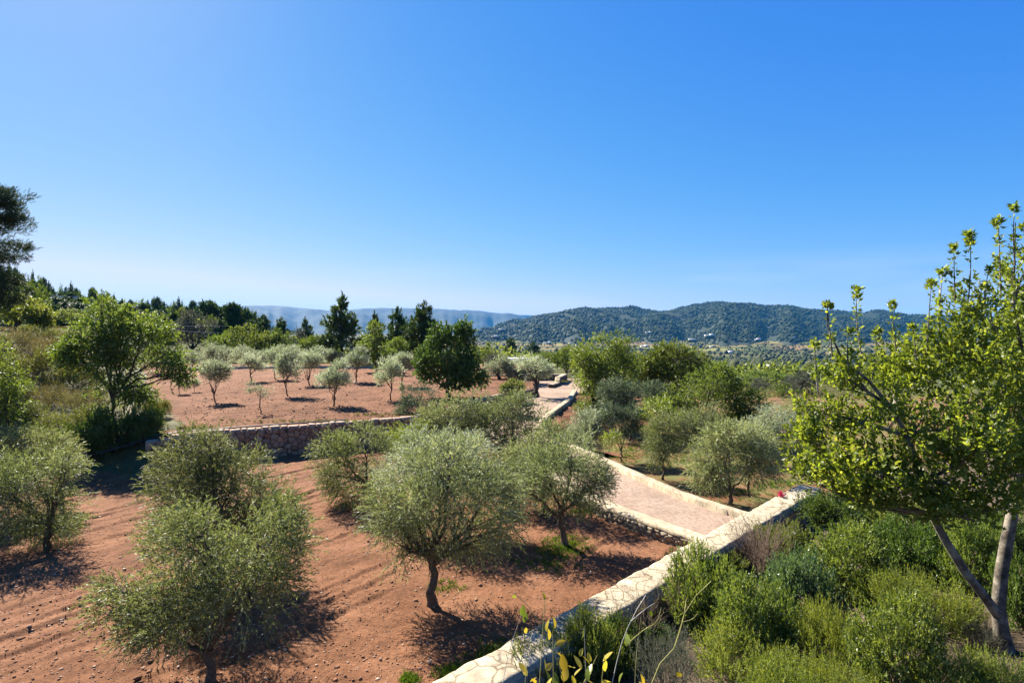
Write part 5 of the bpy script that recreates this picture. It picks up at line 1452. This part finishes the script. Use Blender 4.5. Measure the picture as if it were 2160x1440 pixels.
leaf_at = [(1150, 1252, 1, 30), (1166, 1310, 1, 36), (1147, 1318, 0, 34), (1155, 1335, 0, 34), (1167, 1345, 1, 34), (1112, 1325, 0, 26), (1100, 1285, 2, 34), (1104, 1300, 2, 30), (1085, 1252, 2, 20), (1205, 1390, 0, 40), (1192, 1395, 0, 50), (1222, 1392, 0, 46), (1215, 1410, 0, 36), (1245, 1378, 0, 40), (1250, 1390, 0, 34), (1276, 1376, 0, 44), (1280, 1400, 0, 38), (1145, 1394, 1, 32), (1156, 1398, 1, 34), (1095, 1398, 0, 34), (1104, 1402, 0, 34), (1112, 1412, 1, 32), (1120, 1425, 0, 30), (1132, 1428, 0, 32), (1162, 1420, 2, 46), (1175, 1432, 2, 42), (1190, 1418, 0, 46), (1196, 1436, 0, 50), (1210, 1428, 0, 36), (1235, 1410, 2, 44), (1243, 1420, 2, 42), (1270, 1420, 0, 46), (1283, 1428, 1, 44), (1265, 1440, 1, 46), (1388, 1308, 1, 26), (1378, 1290, 2, 24), (1330, 1345, 2, 34), (1322, 1350, 2, 30), (1425, 1412, 0, 34), (1355, 1432, 1, 34), (1365, 1440, 1, 34), (1180, 1375, 0, 24), (1228, 1372, 0, 28), (1300, 1425, 2, 40), (1150, 1440, 1, 40), (1130, 1450, 0, 40), (1220, 1450, 1, 46), (1290, 1455, 0, 46), (1246, 1446, 2, 44)]
for x, y, kd, sz in leaf_at:
    me = (ylv if kd in (0, 1) else glv)[int(rng.integers(0, 5))]
    o = link('leaf', me, e, rel(x + rng.uniform(-6, 6), y + sz * .4, .08 * math.sin(x * .13)), 0, sz * .68 * D0 / F / .085)
    o.rotation_euler = (rng.uniform(-1.2, 1.2), rng.uniform(-1.6, -.5), rng.uniform(0, 6.28))
    if kd == 0: o['label'] = 'yellow leaf'

# ------------------------------------------------------------------ small things
# irrigation hose along the terrace wall
ph = np.array([(-19.5, 24.0, .35), (-17.5, 25.2, .85), (-15.8, 26.2, 1.33), (-14, 27.0, 1.40), (-12, 28.0, 1.42), (-10, 28.95, 1.43), (-8.6, 29.7, 1.42)])
q, _ = resample(ph, .25); a2 = Acc(); a2.tube(q, np.full(len(q), .035), 6)
tag(link('irrigation_hose', a2.mesh('irrigation_hose', M['black'])), 'black irrigation hose lying along the top of the rubble terrace wall', 'hose')
# two sagging cables over the left hillside
for k, (p0, p1, p2, lab) in enumerate([((285, 648, 60), (360, 684, 64), (475, 688, 80), 'upper pale cable sagging across the left hillside'), ((310, 676, 58), (390, 698, 64), (470, 702, 78), 'lower pale cable sagging across the left hillside')]):
    q, _ = resample(np.array([at(*p0), at(*p1), at(*p2)]), .5); a2 = Acc(); a2.tube(q, np.full(len(q), .028), 4)
    tag(link('overhead_cable', a2.mesh('overhead_cable', M['cable'])), lab, 'cable')
# pink flower on a stem by the wall
b = hit(1640, 1075, z_orch); D0 = 18.3; b = np.array([(1647 - 1080) / F * D0, D0, z_orch(np.array([8.6]), np.array([D0]))[0]])
top = at(1647, 1043, D0) - b
e = link('pink_flower', None, None, b); tag(e, 'bright pink-red flower head rising beside the far part of the wall', 'flower')
a2 = Acc(); a2.tube(curve_pts((0, 0, -.05), top, 8, np.random.default_rng(3), .04), np.linspace(.008, .004, 8), 5); link('stem', a2.mesh('stem', M['twig_yellow']), e)
rng = np.random.default_rng(740); n_ = 90
P = top + rng.normal(size=(n_, 3)) * np.array([.045, .045, .045]); V, Q, r = leaf_geo(rng, P, unit(rng.normal(size=(n_, 3)) + [0, 0, .4]), .055, .05, True)
link('petals', mesh_np('petals', V, Q, mat=M['flower'], rnd=r), e)
P = top * rng.uniform(.2, .9, (60, 1)) + rng.normal(size=(60, 3)) * .07; V, Q, r = leaf_geo(rng, P, unit(rng.normal(size=(60, 3))), .07, .03); link('leaves', mesh_np('leaves', V, Q, mat=M['grass'], rnd=r), e)

# stones and clods on the ploughed fields
def octa():
    v = np.array([[1, .2, .1], [-.1, 1, -.1], [-1, .1, .15], [.1, -1, 0], [.15, 0, .95], [0, 0, -.9]], float)
    f = np.array([[0, 1, 4], [1, 2, 4], [2, 3, 4], [3, 0, 4], [1, 0, 5], [2, 1, 5], [3, 2, 5], [0, 3, 5]])
    return v, f
def clods(name, P, S, rng, label):
    v, f = octa(); n = len(P)
    V = v[None] * rng.uniform(.7, 1.3, (n, 6, 1)) * rng.uniform(.6, 1.3, (n, 1, 3)) * np.array([1, 1, .7])
    an = rng.uniform(0, 6.28, n)[:, None]; V = np.stack([V[..., 0] * np.cos(an) - V[..., 1] * np.sin(an), V[..., 0] * np.sin(an) + V[..., 1] * np.cos(an), V[..., 2]], -1)
    V = V * S[:, None, None] + P[:, None]
    T = f[None] + (np.arange(n) * 6)[:, None, None]
    me = mesh_np(name, V.reshape(-1, 3), None, T.reshape(-1, 3), M['clod'], np.repeat(rng.uniform(size=n) ** 1.4, 8))
    tag(link(name, me), label, kind='stuff')
rng = np.random.default_rng(750); n_ = 20000
Dp = 7200 / rng.uniform(255, 900, n_); X = (rng.uniform(-150, 1600, n_) - 1080) / F * Dp
ok = (Dp > X + WALL_B + .5) & (X < left_x(Dp) - .3) & (Dp < np.where(X < -16, 25, terr_y(X) - .3)); X, Dp = X[ok], Dp[ok]
ck = fbm(X * .5, Dp * .5, 88, 3) > -0.08 + 0.2 * (rng.uniform(size=len(X)) - .5); X, Dp = X[ck], Dp[ck]
S = np.clip(rng.lognormal(-4.35, .55, len(X)), .006, .07)
clods('stones', np.stack([X, Dp, z_low(X, Dp) + S * .2], -1), S, rng, 'loose stones and clods scattered over the lower red field')
n_ = 6500
Dp = 5600 / rng.uniform(90, 190, n_); X = (rng.uniform(300, 1130, n_) - 1080) / F * Dp
ok = (Dp > terr_y(X) + .5) & (X > -15.5 - .5 * (Dp - 26)) & (X < 1.2); X, Dp = X[ok], Dp[ok]
S = np.clip(rng.lognormal(-3.5, .45, len(X)), .012, .10)
clods('field_stones', np.stack([X, Dp, z_up(X, Dp) + S * .2], -1), S, rng, 'loose stones scattered over the upper red terrace')

# weeds and grass
def grass(name, P, rng, mat, label, L=.09, W=.012, per=9):
    n = len(P); B = np.repeat(P, per, 0) + rng.normal(size=(n * per, 3)) * np.array([.04, .04, 0])
    d = rng.normal(size=(n * per, 3)) * .55; d[:, 2] = 1; V, Q, r = leaf_geo(rng, B, unit(d), L, W)
    tag(link(name, mesh_np(name, V, Q, mat=M[mat], rnd=r)), label, kind='stuff')
rng = np.random.default_rng(760); pts = []
def patch(px, py, rx, ry, n, zf):
    for k in range(n):
        p = hit(px + rng.normal() * rx * .5, py + rng.normal() * ry * .5, zf); pts.append(p)
patch(1190, 1155, 60, 26, 260, z_low); patch(1150, 1190, 70, 20, 60, z_low); patch(1050, 1380, 40, 30, 120, z_low); patch(960, 1420, 40, 14, 90, z_low); patch(1020, 1400, 60, 20, 60, z_low)
patch(1355, 1115, 14, 6, 40, z_low); patch(1240, 1080, 50, 8, 70, z_low); patch(940, 1240, 40, 14, 30, z_low); patch(865, 1435, 20, 8, 60, z_low)
grass('weeds', np.array(pts), rng, 'grass', 'green weeds growing under the olives and along the wall of the red field', .08, .022)
pts = []
patch(700, 890, 200, 5, 160, z_up); patch(800, 875, 60, 4, 60, z_up); patch(420, 905, 60, 8, 120, z_up); patch(1185, 805, 18, 2, 40, z_up)
grass('terrace_grass', np.array(pts), rng, 'scrub', 'thin line of grass along the top edge of the terrace wall', .12, .02)
pts = []
patch(1350, 945, 60, 14, 200, z_orch); patch(1320, 965, 40, 16, 140, z_orch); patch(1360, 905, 30, 10, 160, z_orch); patch(1640, 1020, 50, 14, 120, z_orch); patch(1450, 970, 60, 20, 140, z_orch); patch(1560, 1040, 80, 14, 90, z_orch)
grass('orchard_grass', np.array(pts), rng, 'grass', 'short green grass between the trees of the right-hand orchard', .10, .02)
pts = []
for k in range(1500):
    px = rng.uniform(1480, 1900); D = rng.uniform(52, 125); x = (px - 1080) / F * D
    pts.append((x, D, float(np.maximum(z_land(np.array([x]), np.array([D])), -9)[0])))
grass('dry_field_grass', np.array(pts), rng, 'drygrass', 'tan dry grass of the field beyond the orchard', .55, .05, 7)
pts = []
for k in range(3800):
    x = rng.uniform(-58, -16); y = rng.uniform(24, 62)
    if x < -15.6 - .78 * (y - 26.5) and abs(x / y) < 1.0: pts.append((x, y, float(z_bank(np.array([x]), np.array([y]))[0])))
grass('bank_grass', np.array(pts), rng, 'drygrass', 'dry straw-coloured grass over the left bank', .30, .02, 14)

# ------------------------------------------------------------------ haze over the valley
v, q = box_vq((0, 4750, 155), (10600, 5450, 222))
hz = link('haze', mesh_np('haze', v, q)); hz['kind'] = 'stuff'; hz['label'] = 'thin blue air over the valley'
m = bpy.data.materials.new('haze'); m.use_nodes = True
N = m.node_tree.nodes; N.remove(N['Principled BSDF'])
pv = N.new('ShaderNodeVolumePrincipled'); pv.inputs['Density'].default_value = 0.00005; pv.inputs['Color'].default_value = (0.08, 0.42, 0.95, 1); pv.inputs['Anisotropy'].default_value = 0.0
m.node_tree.links.new(pv.outputs[0], N['Material Output'].inputs['Volume'])
hz.data.materials.append(m)
